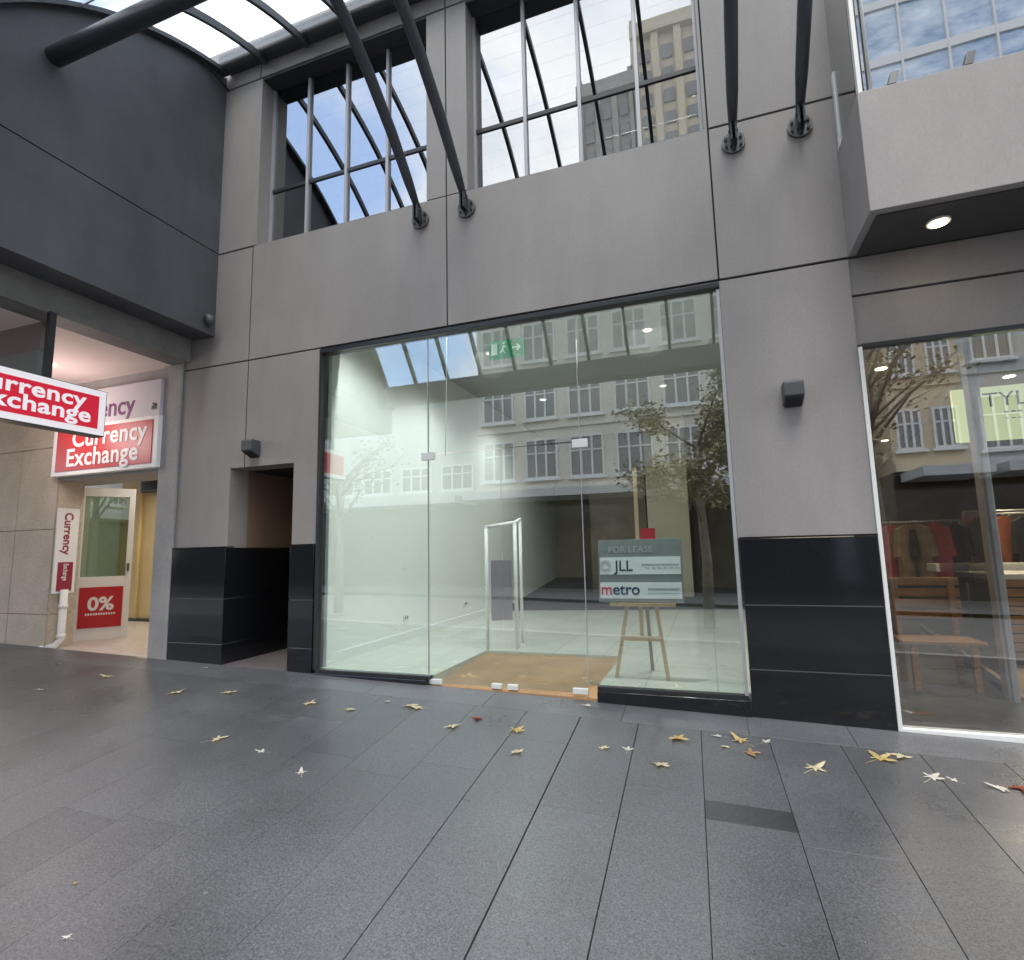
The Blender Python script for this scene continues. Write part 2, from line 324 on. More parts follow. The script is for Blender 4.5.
# ------------------------------------------------------------------ ground, paving, road
def sheet(name, x0, x1, y0, y1, dz, m, nx=24, ny=4):
    b = MB(); g = [[b.b.verts.new((x0+(x1-x0)*i/nx, y0+(y1-y0)*j/ny, zg(x0+(x1-x0)*i/nx, y0+(y1-y0)*j/ny)+dz)) for i in range(nx+1)] for j in range(ny+1)]
    for j in range(ny):
        for i in range(nx): b.b.faces.new((g[j][i], g[j][i+1], g[j+1][i+1], g[j+1][i]))
    return tagit(b.build(name, m), kind='structure')
sheet('ground', -400, 400, -400, 400, -.45, 'asphalt', 40, 40)
sheet('paving_bed', -40, 40, -3.5, 4.97, -.012, 'joint', 40, 8)
sheet('road', -60, 60, -12, -3.5, -.13, 'mall_paving', 40, 4)
b = MB()
def slab_rows():
    bb = b.b; lay = bb.loops.layers.float_color.new('slab')
    def slab(x0, x1, y0, y1, c, g=.003, skew=True):
        def X(x, y): return x-.026*(y-4) if skew else x
        x0 += g; x1 -= g; y0 += .0010; y1 -= .0010
        e = .0006
        top = [(X(x0+e, y0), y0+e), (X(x1-e, y0), y0+e), (X(x1-e, y1), y1-e), (X(x0+e, y1), y1-e)]
        low = [(X(x0, y0), y0), (X(x1, y0), y0), (X(x1, y1), y1), (X(x0, y1), y1)]
        t = [bb.verts.new((p[0], p[1], zg(*p))) for p in top]; m_ = [bb.verts.new((p[0], p[1], zg(*p)-e)) for p in low]
        l = [bb.verts.new((p[0], p[1], zg(*p)-.02)) for p in low]
        fs = [bb.faces.new(t)]
        for i in range(4):
            fs.append(bb.faces.new((m_[i], m_[(i+1) % 4], t[(i+1) % 4], t[i]))); fs.append(bb.faces.new((l[i], l[(i+1) % 4], m_[(i+1) % 4], m_[i])))
        for f in fs:
            for lp in f.loops: lp[lay] = (c, c, c, 1)
    P = .4655; x = .805-P*60
    for k in range(100):
        xa = x+k*P; xb = xa+P
        rnd = random.Random(k*13+5)
        gg = .0009 if xa < -1.8 else .0023
        if abs(xa+P-(-1.057)) < .02 or abs(xa-(-1.057)) < .02: gg = .0045
        if abs(xa-(.805-4*P)) < .01: pass
        y = 4.62
        first = True
        while y > -3.4:
            ln = rnd.choice([1.5, 1.8, 2.4, 2.1])
            if first: ln = rnd.uniform(.5, 1.4)
            first = False
            if k == 58:           # slab column with the dark inset patch
                if y > 4.6: ln = 4.62-3.63
                elif y > 3.6: ln = .20
            y2 = max(y-ln, -3.45)
            c = rnd.uniform(.91, 1.09)
            if k == 58 and abs(y-3.63) < .01: c = .45
            slab(xa, xb, y2, y, c, g=gg)
            y = y2
            if y <= -3.44: break
    # border course along the shopfronts
    x = -30
    rnd = random.Random(3)
    while x < 30:
        ln = rnd.choice([.7, .95, 1.2]); slab(x, x+ln, 4.62, 4.985, rnd.uniform(1.1, 1.28), skew=False, g=.002); x += ln
slab_rows()
tagit(b.build('pavement', 'paving'), kind='structure')
b = MB()
for k in range(40):
    x = -40+k*2
    b.hexa([(x, -3.66, zg(x, -3.5)-.2), (x+1.99, -3.66, zg(x+2, -3.5)-.2), (x+1.99, -3.5, zg(x+2, -3.5)-.2), (x, -3.5, zg(x, -3.5)-.2), (x, -3.66, zg(x, -3.5)), (x+1.99, -3.66, zg(x+2, -3.5)), (x+1.99, -3.5, zg(x+2, -3.5)), (x, -3.5, zg(x, -3.5))])
tagit(b.build('kerb', 'concrete', bevel=.01), kind='structure')
sheet('far_footpath', -60, 60, -17.2, -12, .0, 'mall_paving', 40, 2)

# ------------------------------------------------------------------ the grey shop building
B = empty('shop_building', 'grey rendered two storey shop building with black granite base and empty glazed shopfront', 'building', (0, 5, -1.4))
def bpart(o):   # parent while keeping world coordinates
    o.parent = B; o.location = (0, -5, 1.4); return o
Y0 = 5.0; YD = 5.28; G = .008
b = MB()
def pn(x0, x1, z0, z1, l=G, r=G, d=G*1.5, u=G*1.5): b.box(x0+l, x1-r, Y0, YD, z0+d, z1-u)
pn(-6.15, -5.10, 1.04, 2.345, 0, G, 0, G); pn(-6.15, -5.31, .1, 1.04, 0, 0, 0, 0)
pn(-5.10, -4.05, 1.04, 2.345, G, 0, 0, G); pn(-4.38, -4.05, .1, 1.04, 0, 0, 0, 0)
pn(-6.15, -5.10, 2.345, 3.82, 0); pn(-5.10, -2.44, 2.345, 3.82, u=0); pn(-2.44, .235, 2.345, 3.82, u=0); pn(.235, 1.9, 2.345, 3.82, r=0)
pn(-6.15, -5.05, 3.82, 6.13, 0, 0); pn(-2.68, -2.44, 3.82, 6.13, 0); pn(-2.44, -2.19, 3.82, 6.13, r=0); pn(.20, .235, 3.82, 6.13, 0, G, 0); pn(.235, 9, 3.82, 6.13, r=0)
pn(-6.15, -5.085, 6.13, 6.75, 0, u=0); pn(-5.085, -2.44, 6.13, 6.75, u=0); pn(-2.44, .235, 6.13, 6.75, u=0); pn(.235, 9, 6.13, 6.75, u=0, r=0)
pn(.235, 1.24, .06, 2.345, 0, 0, 0)
bpart(b.build('wall', 'render'))
b = MB(); b.box(1.24, 9, 5.02, 5.3, 2.028, 2.34); b.box(1.24, 9, 5.035, 5.3, 1.60, 2.012)
bpart(b.build('fascia', 'render'))
b = MB()   # black backing that shows in the joints
for x in (-5.10,): b.box(x-.02, x+.02, 5.02, 5.2, 1.06, 3.83)
b.box(-5.105, -5.065, 5.02, 5.2, 6.12, 6.7)
b.box(-2.46, -2.42, 5.02, 5.2, 2.37, 6.7); b.box(.215, .255, 5.018, 5.2, 2.37, 6.7)
b.box(-6.14, 8.9, 5.021, 5.19, 2.33, 2.36); b.box(-6.14, -5.06, 5.021, 5.19, 3.8, 3.84); b.box(-2.67, -2.2, 5.021, 5.19, 3.8, 3.84); b.box(.24, 8.9, 5.021, 5.19, 3.8, 3.84)
b.box(-6.14, -5.06, 5.023, 5.2, 6.11, 6.15); b.box(-2.67, -2.2, 5.023, 5.2, 6.11, 6.15); b.box(.21, 8.9, 5.023, 5.2, 6.11, 6.15)
b.box(1.25, 8.9, 5.06, 5.29, 2.0, 2.04)
bpart(b.build('panel_joint', 'joint'))
# shell behind the facade
b = MB(); b.box(-6.14, 9, 5.3, 15.5, 6.4, 6.6); b.box(-6.14, 9, 15.5, 15.7, -1.5, 6.6); b.box(-6.2, -6.0, 5.3, 15.5, 1.15, 6.6); b.box(8.9, 9, 5.3, 15.5, -1.5, 6.6)
b.box(-6.0, 8.9, 5.3, 15.5, 3.2, 3.4)
bpart(b.build('structure_shell', 'int_dark'))
# plinths, tiles with thin grout
def plinth(x0, x1, top=.10):
    g = MB(); g.box(x0+.01, x1-.01, 4.982, 5.2, -1.9, top-.01); bpart(g.build('grout', 'grout'))
    q = MB(); zs = [-1.9, -.998, -.488, top]
    for i in range(3): q.box(x0, x1, 4.978, 5.19, zs[i]+(.004 if i else 0), zs[i+1]-.004)
    q.box(x0-.002, x1+.002, 4.972, 5.1, top+.003, top+.016)
    return bpart(q.build('plinth', 'granite', bevel=.002))
plinth(-6.15, -5.31); plinth(-4.38, -4.06); plinth(.25, 1.238, .05)
# recess with its own walls
b = MB(); b.box(-5.5, -5.31, 5.28, 8.2, .1, 1.04); b.box(-5.5, -4.2, 8.2, 8.4, -1.3, 1.04); b.box(-4.38, -4.2, 5.28, 8.2, .1, 1.04)
bpart(b.build('recess_wall', mat('recess_brown', (.22, .16, .12), .6, var=.1, vscale=2)))
b = MB(); b.box(-5.5, -4.2, 5.28, 8.4, 1.043, 1.15); bpart(b.build('recess_ceiling', 'joint'))
b = MB()
zs = [-1.6, -.998, -.488, .095]
for i in range(3):
    b.box(-5.45, -5.308, 5.195, 8.19, zs[i]+(.004 if i else 0), zs[i+1]-.004); b.box(-4.382, -4.3, 5.195, 8.19, zs[i]+(.004 if i else 0), zs[i+1]-.004)
bpart(b.build('recess_dado', 'granite', bevel=.002))
b = MB(); b.box(-5.44, -5.33, 5.2, 8.18, -1.5, .08); bpart(b.build('grout', 'grout'))
b = MB(); b.hexa([(-5.4, 4.99, -1.9), (-4.3, 4.99, -1.9), (-4.3, 8.2, -1.9), (-5.4, 8.2, -1.9), (-5.4, 4.99, -1.222), (-4.3, 4.99, -1.252), (-4.3, 8.2, -1.232), (-5.4, 8.2, -1.20)])
bpart(b.build('recess_floor', mat('recess_paving', (.14, .12, .125), .5, var=.15, vscale=3, fine=.2, fscale=90)))
# upper windows
def upper_window(x0, x1, mulls):
    f = MB(); f.box(x0, x0+.025, 5.19, 5.27, 3.8, 6.12); f.box(x1-.025, x1, 5.19, 5.27, 3.8, 6.12); f.box(x0+.025, x1-.025, 5.236, 5.27, 6.06, 6.12)
    fo = bpart(f.build('upper_window', 'mullion'))
    g = MB(); g.box(x0+.02, x1-.02, 5.222, 5.235, 3.7, 6.10); go = g.build('pane', 'reflective_glass', fo)
    for m_ in mulls:
        g = MB(); g.box(m_-.018, m_+.018, 5.185, 5.221, 3.7, 6.10); g.build('mullion', 'mullion', fo, bevel=.003)
    g = MB()
    xs = [x0+.007]+[m_ for m_ in mulls]+[x1-.007]
    for a, c in zip(xs, xs[1:]): g.box(a+.018, c-.018, 5.206, 5.221, 4.64, 4.685)
    g.build('transom', 'black_frame', fo)
    g = MB(); g.box(x0-.02, x1+.02, 5.30, 5.34, 3.6, 6.2); g.build('blackout', 'int_dark', fo)
    h = MB(); h.box(x0+.002, x1-.002, 5.01, 5.221, 6.105, 6.128); h.build('head_lining', 'black_frame', fo)
upper_window(-5.05, -2.68, (-4.47, -3.89, -3.31)); upper_window(-2.19, .20, (-1.585, -.985, -.39))
# shopfront glazing
SW = empty('shopfront_window', None, None); bpart(SW)
del_parent = SW
def swp(o): o.parent = SW; return o
b = MB(); b.box(-4.05, .235, 4.985, 5.12, 2.278, 2.325); b.box(-4.052, -4.02, 4.99, 5.12, -1.26, 2.277); swp(b.build('frame', 'black_frame', bevel=.003))
b = MB(); b.box(.205, .232, 5.0, 5.1, -1.22, 2.26); swp(b.build('edge_trim', 'mullion'))
XJ1, XJ2 = -2.69, -1.085
for a, c, z0 in ((-4.02, XJ1-.004, -1.21), (XJ2+.004, .205, -1.21), (XJ1+.004, XJ2-.004, 1.01)):
    b = MB(); b.box(a, c, 5.035, 5.047, z0, 2.278); swp(b.build('pane', 'shop_glass'))
b = MB()
for x in (XJ1, XJ2): b.box(x-.003, x+.003, 5.03, 5.05, -1.2, 2.26)
swp(b.build('silicone_joint', 'mullion'))
for x, z in ((XJ1, .985), (XJ2, .985)):
    b = MB(); b.box(x-.075, x+.075, 5.022, 5.06, z-.04, z+.04); swp(b.build('patch_fitting', 'white_frame', bevel=.004))
xm = (XJ1+XJ2)/2
for a, c, h in ((XJ1+.006, xm-.004, -1), (xm+.004, XJ2-.006, 1)):
    b = MB(); b.box(a, c, 5.035, 5.047, -1.282, 1.0); d = bpart(b.build('glass_door', 'shop_glass'))
    for p in ((a+.06, a+.20) if h < 0 else (c-.20, c-.06),):
        q = MB(); q.box(a+.0 if h < 0 else c-.14, a+.14 if h < 0 else c, 5.022, 5.06, -1.292, -1.245); q.build('patch_fitting', 'white_frame', d, bevel=.003)
        xx = xm-.13 if h < 0 else xm+.03
        q = MB(); q.box(xx, xx+.10, 5.02, 5.062, -1.295, -1.25); q.build('lock_fitting', 'white_frame', d, bevel=.003)
# black stone sill under the fixed panes, thresholds
for a, c in ((-4.05, XJ1), (-1.0, .245)):
    b = MB(); b.box(a, c, 4.965, 5.13, -1.9, -1.245); bpart(b.build('sill', 'granite', bevel=.006))
b = MB(); b.box(-4.04, -2.70, 4.985, 5.0, -1.262, -1.246); bpart(b.build('sealant', 'grout'))
b = MB(); b.box(-4.05, -2.66, 4.99, 5.06, -1.244, -1.212); bpart(b.build('channel', 'black_frame'))
b = MB(); b.box(-1.0, .23, 4.99, 5.06, -1.244, -1.212); bpart(b.build('channel', 'black_frame'))
# interior of the vacant shop
b = MB(); b.box(-4.05, XJ1+.05, 5.06, 15.4, -1.5, -1.21); b.box(-1.0, 1.15, 5.06, 15.4, -1.5, -1.211); b.box(XJ1+.05, -1.0, 6.42, 15.4, -1.5, -1.21)
bpart(b.build('shop_floor', 'tile'))
b = MB(); b.box(-4.2, -4.051, 5.28, 15.4, -1.3, 2.95); bpart(b.build('interior_wall', 'int_white'))
b = MB(); b.box(-4.051, -3.985, 5.13, 5.28, -1.21, 2.95); b.box(-4.051, -4.03, 5.28, 15.3, -1.21, -1.1); bpart(b.build('skirting', 'int_white'))
b = MB(); b.box(-4.2, 1.2, 5.13, 15.4, 2.95, 3.1); bpart(b.build('ceiling', mat('ceiling_grey', (.30, .31, .29), .7)))
b = MB(); b.box(-4.05, 1.2, 15.2, 15.4, -1.2, 2.95); b.box(1.15, 1.23, 5.3, 15.4, -1.2, 2.95); bpart(b.build('interior_wall', 'int_grey'))
for q_ in ((-3.2, -1.6, 15.0, 15.19, -1.2, 1.3), (-2.6, -1.30, 12.9, 13.1, -1.2, 1.6), (-.3, 1.1, 14.0, 14.2, -1.2, 1.6)):
    b = MB(); b.box(*q_); bpart(b.build('back_opening', mat('opening_brown', (.11, .085, .06), .6, var=.4, vscale=1.5)))
b = MB(); b.box(-1.25, -.36, 12.7, 13.5, -1.21, 2.95); bpart(b.build('column', 'column'))
def lamp_point(o, loc, e, col=(1, .9, .75), r=.12):
    l = bpy.data.lights.new('light', 'SPOT'); l.spot_size = R(150); l.spot_blend = .6; l.energy = e; l.color = col; l.shadow_soft_size = r*2.2 if o.location.y > 5.4 else .045
    q = bpy.data.objects.new('bulb_light', l); C.objects.link(q); q.parent = o; q.location = loc
def downlight(x, y, z, e, lab, group=None, m='glow', col=(1, 1, .97), r=.055):
    t = empty('downlight', lab, 'ceiling light', (x, y, z), group=group)
    q = MB(); q.tube([(0, 0, 0.0), (0, 0, -.018)], r+.02, 24); q.build('trim_ring', 'white_frame', t)
    q = MB(); q.tube([(0, 0, -.0185), (0, 0, -.024)], r, 24); q.build('lens', m, t)
    lamp_point(t, (0, 0, -.12), e, col)
dn = 0
for y, lab in ((5.335, 'added unseen frontmost'), (7.4, 'second'), (10.2, 'farthest')):  # frontmost pair added out of view to light the letting board and left wall
    downlight(-2.9, y, 2.95, 75, '%s round ceiling light along the pale left wall inside the vacant shop' % lab, 'ceiling lights in the vacant shop')
    downlight(-.6, y, 2.95, 120 if y < 6 else 40, '%s round ceiling light above the easel side of the vacant shop' % lab, 'ceiling lights in the vacant shop')
# right hand bay: white framed glazing and interior of the neighbouring shop
NB = empty('display_window', None, None); bpart(NB)
def nbp(o): o.parent = NB; return o
b = MB(); b.box(1.242, 1.272, 4.985, 5.08, -1.40, 1.57); b.box(1.272, 9, 4.985, 5.08, -1.43, -1.375); nbp(b.build('frame', 'white_frame', bevel=.003))
b = MB(); b.box(1.272, 9, 5.0, 5.08, 1.565, 1.598); nbp(b.build('head_frame', 'black_frame'))
b = MB(); b.box(1.274, 8.9, 5.03, 5.042, -1.374, 1.564); nbp(b.build('pane', 'clear_glass'))
b = MB(); b.box(1.24, 9, 5.0, 5.2, -1.9, -1.432); bpart(b.build('sill', 'granite'))
b = MB(); b.prism([(1.24, 5.1), (8.9, 5.1), (8.9, 6.2), (2.5, 6.2), (3.85, 15.4), (1.24, 15.4)], 'z', -1.5, -1.40); bpart(b.build('lobby_floor', 'grey_floor'))
b = MB(); b.prism([(2.52, 6.22), (8.9, 6.22), (8.9, 15.4), (3.87, 15.4)], 'z', -1.5, -1.39); bpart(b.build('shop_floor', 'wood_floor'))
b = MB(); b.box(1.24, 8.9, 5.3, 15.4, 2.0, 2.1); bpart(b.build('ceiling', 'int_grey'))
b = MB(); b.box(1.24, 8.9, 15.0, 15.4, -1.4, 2.0); b.box(1.235, 1.30, 5.3, 15.4, -1.4, 2.0); bpart(b.build('interior_wall', mat('brown_interior', (.20, .14, .095), .6, var=.5, vscale=1.2)))
b = MB(); d = Vector((3.85-2.46, 15.4-6.25, 0)).normalized()
b.bar((2.46, 6.3, 1.62), (3.8, 15.2, 1.62), .06, .12); b.bar((2.46, 6.3, -1.36), (3.8, 15.2, -1.36), .05, .06); b.box(2.5, 8.9, 6.2, 6.28, 1.56, 1.68)
bpart(b.build('partition_frame', 'steel'))
b = MB(); b.bar((2.5, 6.35, .15), (3.8, 15.2, .15), .012, 2.88); bpart(b.build('partition_glass', 'clear_glass'))
b = MB(); b.box(2.375, 2.46, 6.12, 6.24, -1.4, 2.0); b.box(2.395, 2.44, 6.08, 6.12, -1.4, 2.0); bpart(b.build('entry_post', 'alu', bevel=.006))
downlight(2.0, 7.2, 1.995, 51, 'round ceiling light in the lobby beside the aluminium entry post', 'ceiling lights in the neighbouring shop', 'glow_warm', (1, .8, .55))
downlight(3.6, 8.2, 1.995, 90, 'round ceiling light above the slatted counter in the neighbouring shop', 'ceiling lights in the neighbouring shop', 'glow_warm', (1, .8, .55))
downlight(4.6, 11.5, 1.995, 90, 'far round ceiling light above the garment rails', 'ceiling lights in the neighbouring shop', 'glow_warm', (1, .8, .55))
downlight(3.4, 12.5, 1.995, 60, 'far round ceiling light beside the glass partition', 'ceiling lights in the neighbouring shop', 'glow_warm', (1, .8, .55))
# balcony over the right hand bay
BA = empty('balcony', None, None); bpart(BA)
def bap(o): o.parent = BA; return o
b = MB(); b.box(1.242, 9, 4.33, 4.998, 2.352, 3.29); b.box(1.242, 1.262, 4.998, 5.019, 2.36, 3.3) if False else None; bap(b.build('parapet', 'render', bevel=.004))
b = MB(); b.box(1.30, 9, 4.40, 4.99, 2.338, 2.351); bap(b.build('soffit', mat('soffit_black', (.05, .05, .052), .6)))
b = MB(); b.box(1.30, 8.9, 4.372, 4.384, 3.30, 5.6); bap(b.build('glass_screen', 'reflective_glass'))
b = MB(); b.box(1.262, 1.274, 4.44, 4.99, 3.30, 5.6); bap(b.build('side_screen', glass_mat('side_glass', (.75, .8, .8), 1.4, .25)))
for x in (1.47, 1.93, 2.38, 2.85, 3.3):
    b = MB(); b.hexa([(x-.03, 4.33, 3.292), (x+.02, 4.33, 3.292), (x+.02, 4.37, 3.292), (x-.03, 4.37, 3.292), (x, 4.345, 3.40), (x+.05, 4.345, 3.40), (x+.05, 4.372, 3.40), (x, 4.372, 3.40)]); bap(b.build('clamp', 'black_frame', bevel=.003))
b = MB(); b.tube([(1.335, 4.35, 3.22), (1.335, 4.35, 5.7)], .011, 10); bap(b.build('rod', 'white_frame'))
b = MB(); b.box(1.255, 1.285, 4.35, 4.40, 3.29, 5.6); b.box(1.25, 1.28, 4.93, 4.99, 3.29, 4.0); bap(b.build('screen_post', 'white_frame', bevel=.003))
b = MB(); b.box(1.5, 9, 4.93, 4.99, 3.3, 5.6); bap(b.build('rear_glazing', 'pane_dark'))
downlight(1.745, 4.63, 2.337, .7, 'lit round downlight in the black soffit under the balcony', None, 'glow_warm', (1, .85, .6), .055)
downlight(-4.50, 5.40, 1.042, 2.5, 'small lit downlight in the dark ceiling of the doorway recess', None, 'glow_warm', (1, .8, .55), .04)

# ------------------------------------------------------------------ dark overhead block on the left and the exchange shop
CY, CZ, CR = 5.8, 2.13, 4.28
def arc(th, r=CR): return (CY-r*math.sin(th), CZ+r*math.cos(th))
TH = [R(11.5+k*(52-11.5)/14) for k in range(15)]
def profile(dr):
    n = Vector((-math.sin(R(54)), math.cos(R(54)))); e = Vector((1.20, 3.12))
    pts = [arc(t, CR+dr) for t in TH]
    s0 = Vector(arc(TH[-1], CR)); return pts+[tuple(s0.lerp(e, k/4)+n*dr) for k in (1, 2, 3, 4)]
D = empty('overhead_block', 'dark blue grey rendered block with an arched top hanging over the footpath', 'building block', (-5.62, 3, 2.7))
def dp(o): o.parent = D; o.location = (5.62, -3, -2.7); return o
prof = [(4.998, 3.83)]+[(4.998, 6.33)]+profile(-.03)
# clip arch outline at the joint height
up = [p for p in prof[1:] if p[1] > 3.83]; ya = up[-1][0]
pa = [p for p in prof[1:] if p[1] > 3.83][-1]; pb = [p for p in prof[1:] if p[1] <= 3.83][0]; yj = pb[0]+(pa[0]-pb[0])*(3.83-pb[1])/(pa[1]-pb[1])
b = MB(); b.prism([(4.998, 3.832)]+up+[(yj, 3.832)], 'x', -6.0, -5.66); dp(b.build('upper_wall', 'dark_render'))
lo = [p for p in prof[1:] if p[1] < 3.818]
b = MB(); b.prism([(4.998, 2.73), (4.998, 3.818), (yj-.004, 3.818)]+lo+[(lo[-1][0], 2.73)], 'x', -6.0, -5.66); dp(b.build('lower_wall', 'dark_render'))
b = MB(); b.box(-5.98, -5.68, 1.9, 4.99, 3.80, 3.85); dp(b.build('wall_joint', 'joint'))
b = MB()
pts = profile(-.03)
for a, c in zip(pts, pts[1:]):
    b.hexa([(-5.66, a[0], a[1]-.0), (-5.57, a[0], a[1]), (-5.57, a[0], a[1]+.055), (-5.66, a[0], a[1]+.055), (-5.66, c[0]-.0001, c[1]), (-5.57, c[0]-.0001, c[1]), (-5.57, c[0], c[1]+.055), (-5.66, c[0], c[1]+.055)])
dp(b.build('arch_flashing', 'steel'))
b = MB(); b.box(-6.3, -6.0, .4, 4.96, 2.43, 2.95); dp(b.build('edge_beam', mat('beam_grey', (.15, .15, .14), .65, var=.2, vscale=4)))
b = MB(); b.box(-14, -6.3, .4, 8.6, 2.44, 2.6); dp(b.build('soffit', 'pink'))
b = MB(); b.box(-14, -6.0, .3, 5.0, 2.96, 3.2); b.box(-6.0, -5.63, 1.6, 4.99, 2.735, 2.76) if False else None; dp(b.build('roof_slab', 'dark_render'))
b = MB(); b.tube([(-5.61, 4.99, 6.12), (-5.61, 4.5, 6.20), (-5.61, 3.7, 5.84)], .012, 8); dp(b.build('cable', 'black_frame'))
b = MB(); b.box(-10, -6.32, 3.50, 3.58, 2.14, 2.44); bk = empty('ceiling_bulkhead', 'brown and grey panel dropping from the pink soffit behind the hanging sign', 'bulkhead', (-8, 3.5, 2.4))
o = b.build('upper_panel', 'brown_panel', bk); o.location = (8, -3.5, -2.4)
b = MB(); b.box(-10, -6.32, 3.49, 3.57, 1.84, 2.135); o = b.build('lower_panel', 'grey_panel', bk); o.location = (8, -3.5, -2.4)
# small dome camera on the corner
t = empty('security_camera', 'small dark security camera at the lower corner of the overhead block', 'security camera', (-5.63, 4.86, 2.87))
b = MB(); b.tube([(-.02, 0, .05), (.06, 0, .05)], .04, 14); b.build('bracket', 'flange', t)
b = MB(); b.tube([(.04, 0, .055), (.04, 0, .0), (.04, 0, -.04), (.04, 0, -.06)], [.055, .055, .045, .015], 16); b.build('dome', 'lamp_dark', t)
# exchange shop building: stone wall, pillar, opening
S = empty('exchange_shop', 'beige stone shopfront with an open doorway left of the grey building', 'shop', (-8, 5, -1.2))
def sp(o): o.parent = S; o.location = (8, -5, 1.2); return o
b = MB(); b.box(-6.46, -6.155, 4.97, 5.6, -1.9, 2.44); sp(b.build('pillar', 'concrete', bevel=.008))
b = MB()
xs = [-14, -12.6, -11.4, -10.3, -9.2, -8.385]
for a, c in zip(xs, xs[1:]):
    for z0, z1 in ((-1.9, -.72), (-.72, .42), (.42, 1.56), (1.56, 2.44)): b.box(a+.006, c-.006, 5.0, 5.36 if c > -8.4 else 5.3, z0+.004, z1-.004)
sp(b.build('stone_wall', 'stone', bevel=.004))
b = MB(); b.box(-14, -8.40, 5.012, 5.31, -1.9, 2.44); sp(b.build('mortar', mat('stone_mortar', (.2, .16, .12), .9)))
b = MB(); b.prism([(-8.38, 5.0), (-8.95, 5.62), (-9.4, 5.62), (-9.4, 5.31), (-8.5, 5.31)], 'z', -1.5, 2.44); sp(b.build('splayed_reveal', 'stone'))
b = MB(); b.box(-9.0, -8.90, 5.56, 5.66, -1.3, 1.12); sp(b.build('door_jamb', 'joint'))
b = MB(); b.box(-8.95, -6.46, 5.02, 5.6, 1.09, 2.44); sp(b.build('lintel', 'concrete'))
b = MB(); b.hexa([(-8.5, 4.95, -1.9), (-6.16, 4.95, -1.9), (-6.16, 8.6, -1.9), (-12, 8.6, -1.9), (-8.5, 4.95, -1.175), (-6.46, 4.95, -1.19), (-6.46, 8.6, -1.2), (-12, 8.6, -1.2)]); sp(b.build('threshold_floor', 'pale_floor'))
b = MB(); b.box(-13, -6.2, 8.0, 8.2, -1.2, 2.4); sp(b.build('back_wall', 'white'))
b = MB(); b.box(-11.1, -8.0, 7.8, 7.99, -1.14, 2.4); b.box(-10.55, -10.50, 7.76, 7.8, -1.14, 2.4); sp(b.build('yellow_panel', 'yellow_wall'))
b = MB(); b.box(-6.45, -6.2, 5.6, 8.2, -1.2, 2.4); sp(b.build('side_wall', 'yellow_wall'))
b = MB(); b.box(-11.2, -8.0, 7.74, 7.79, -1.2, -1.14); sp(b.build('skirting', 'int_dark'))
b = MB(); b.box(-13, -6.2, 5.6, 8.2, 1.9, 2.0); sp(b.build('inner_ceiling', 'white'))
b = MB(); b.box(-12, -9.75, 4.985, 5.012, .2, 1.25); sp(b.build('lit_window', mat('warm_window', (.8, .6, .4), .3, emit=(1, .72, .45), estr=.8)))
downlight(-9.0, 7.0, 1.9, 40, 'warm ceiling light inside the currency exchange shop', None, 'glow_warm', (1, .91, .76))
downlight(-7.6, 6.2, 1.9, 25, 'warm ceiling light just inside the exchange doorway behind the pillar', None, 'glow_warm', (1, .91, .78))
# added unseen lamp with fill light below, brightening the pink soffit
t = empty('added_soffit_fill', 'added round fill lamp brightening the pink soffit in front of the exchange shop', 'ceiling light', (-7.7, 4.3, 2.44))
b = MB(); b.tube([(0, 0, 0), (0, 0, -.02)], .1, 20); b.build('lens', 'glow_warm', t); 
l = bpy.data.lights.new('light', 'POINT'); l.energy = 11; l.color = (1, .86, .8); l.shadow_soft_size = .3
q = bpy.data.objects.new('bulb_light', l); C.objects.link(q); q.parent = t; q.location = (0, 0, -.75)
# the open door
t = empty('open_door', 'white framed glass door standing open with a red 0% panel', 'door', (-8.87, 5.6, -1.19), R(52.6))
Wd, Hd = .70, 2.27
b = MB(); b.box(0, .075, -.02, .02, 0, Hd); b.box(Wd-.075, Wd, -.02, .02, 0, Hd); b.box(.075, Wd-.075, -.02, .02, 0, .16); b.box(.075, Wd-.075, -.02, .02, Hd-.13, Hd); b.box(.075, Wd-.075, -.02, .02, .80, .93)
b.build('frame', 'white', t, bevel=.004)
b = MB(); b.box(.075, Wd-.075, -.006, .006, .93, Hd-.13); b.build('pane', glass_mat('door_glass', (.62, .68, .5), 1.3, .15), t)
b = MB(); b.box(.075, Wd-.075, -.024, .008, .16, .80); b.build('backing', 'white', t)
pq = MB(); pq.box(.085, Wd-.085, -.034, -.025, .18, .775); pr = pq.build('red_panel', 'red2', t)
text('0%', .27, 'white', pr, (Wd/2, -.036, .44), FACE, .002, .008, 1.0, align='CENTER')
for k in range(11):
    pass
q = MB()
for k in range(12): q.box(.17+k*.031, .17+k*.031+.020, -.0375, -.035, .365, .395)
q.build('small_print', 'white', pr)
b = MB(); b.box(Wd-.055, Wd-.03, -.05, -.02, 1.0, 1.12); b.box(.02, .035, -.03, -.02, 1.1, 1.2); b.build('handle', 'lamp_dark', t, bevel=.004)
# wall tv
t = empty('wall_monitor', 'small dark monitor high on the yellow wall inside the exchange shop', 'monitor', (-10.15, 7.75, 1.42))
b = MB(); b.box(-.3, .35, -.06, .04, -.14, .16); b.build('casing', 'lamp_dark', t, bevel=.01)
b = MB(); b.box(-.26, .31, -.064, -.061, -.10, .12); b.build('screen', 'shop_dark', t)
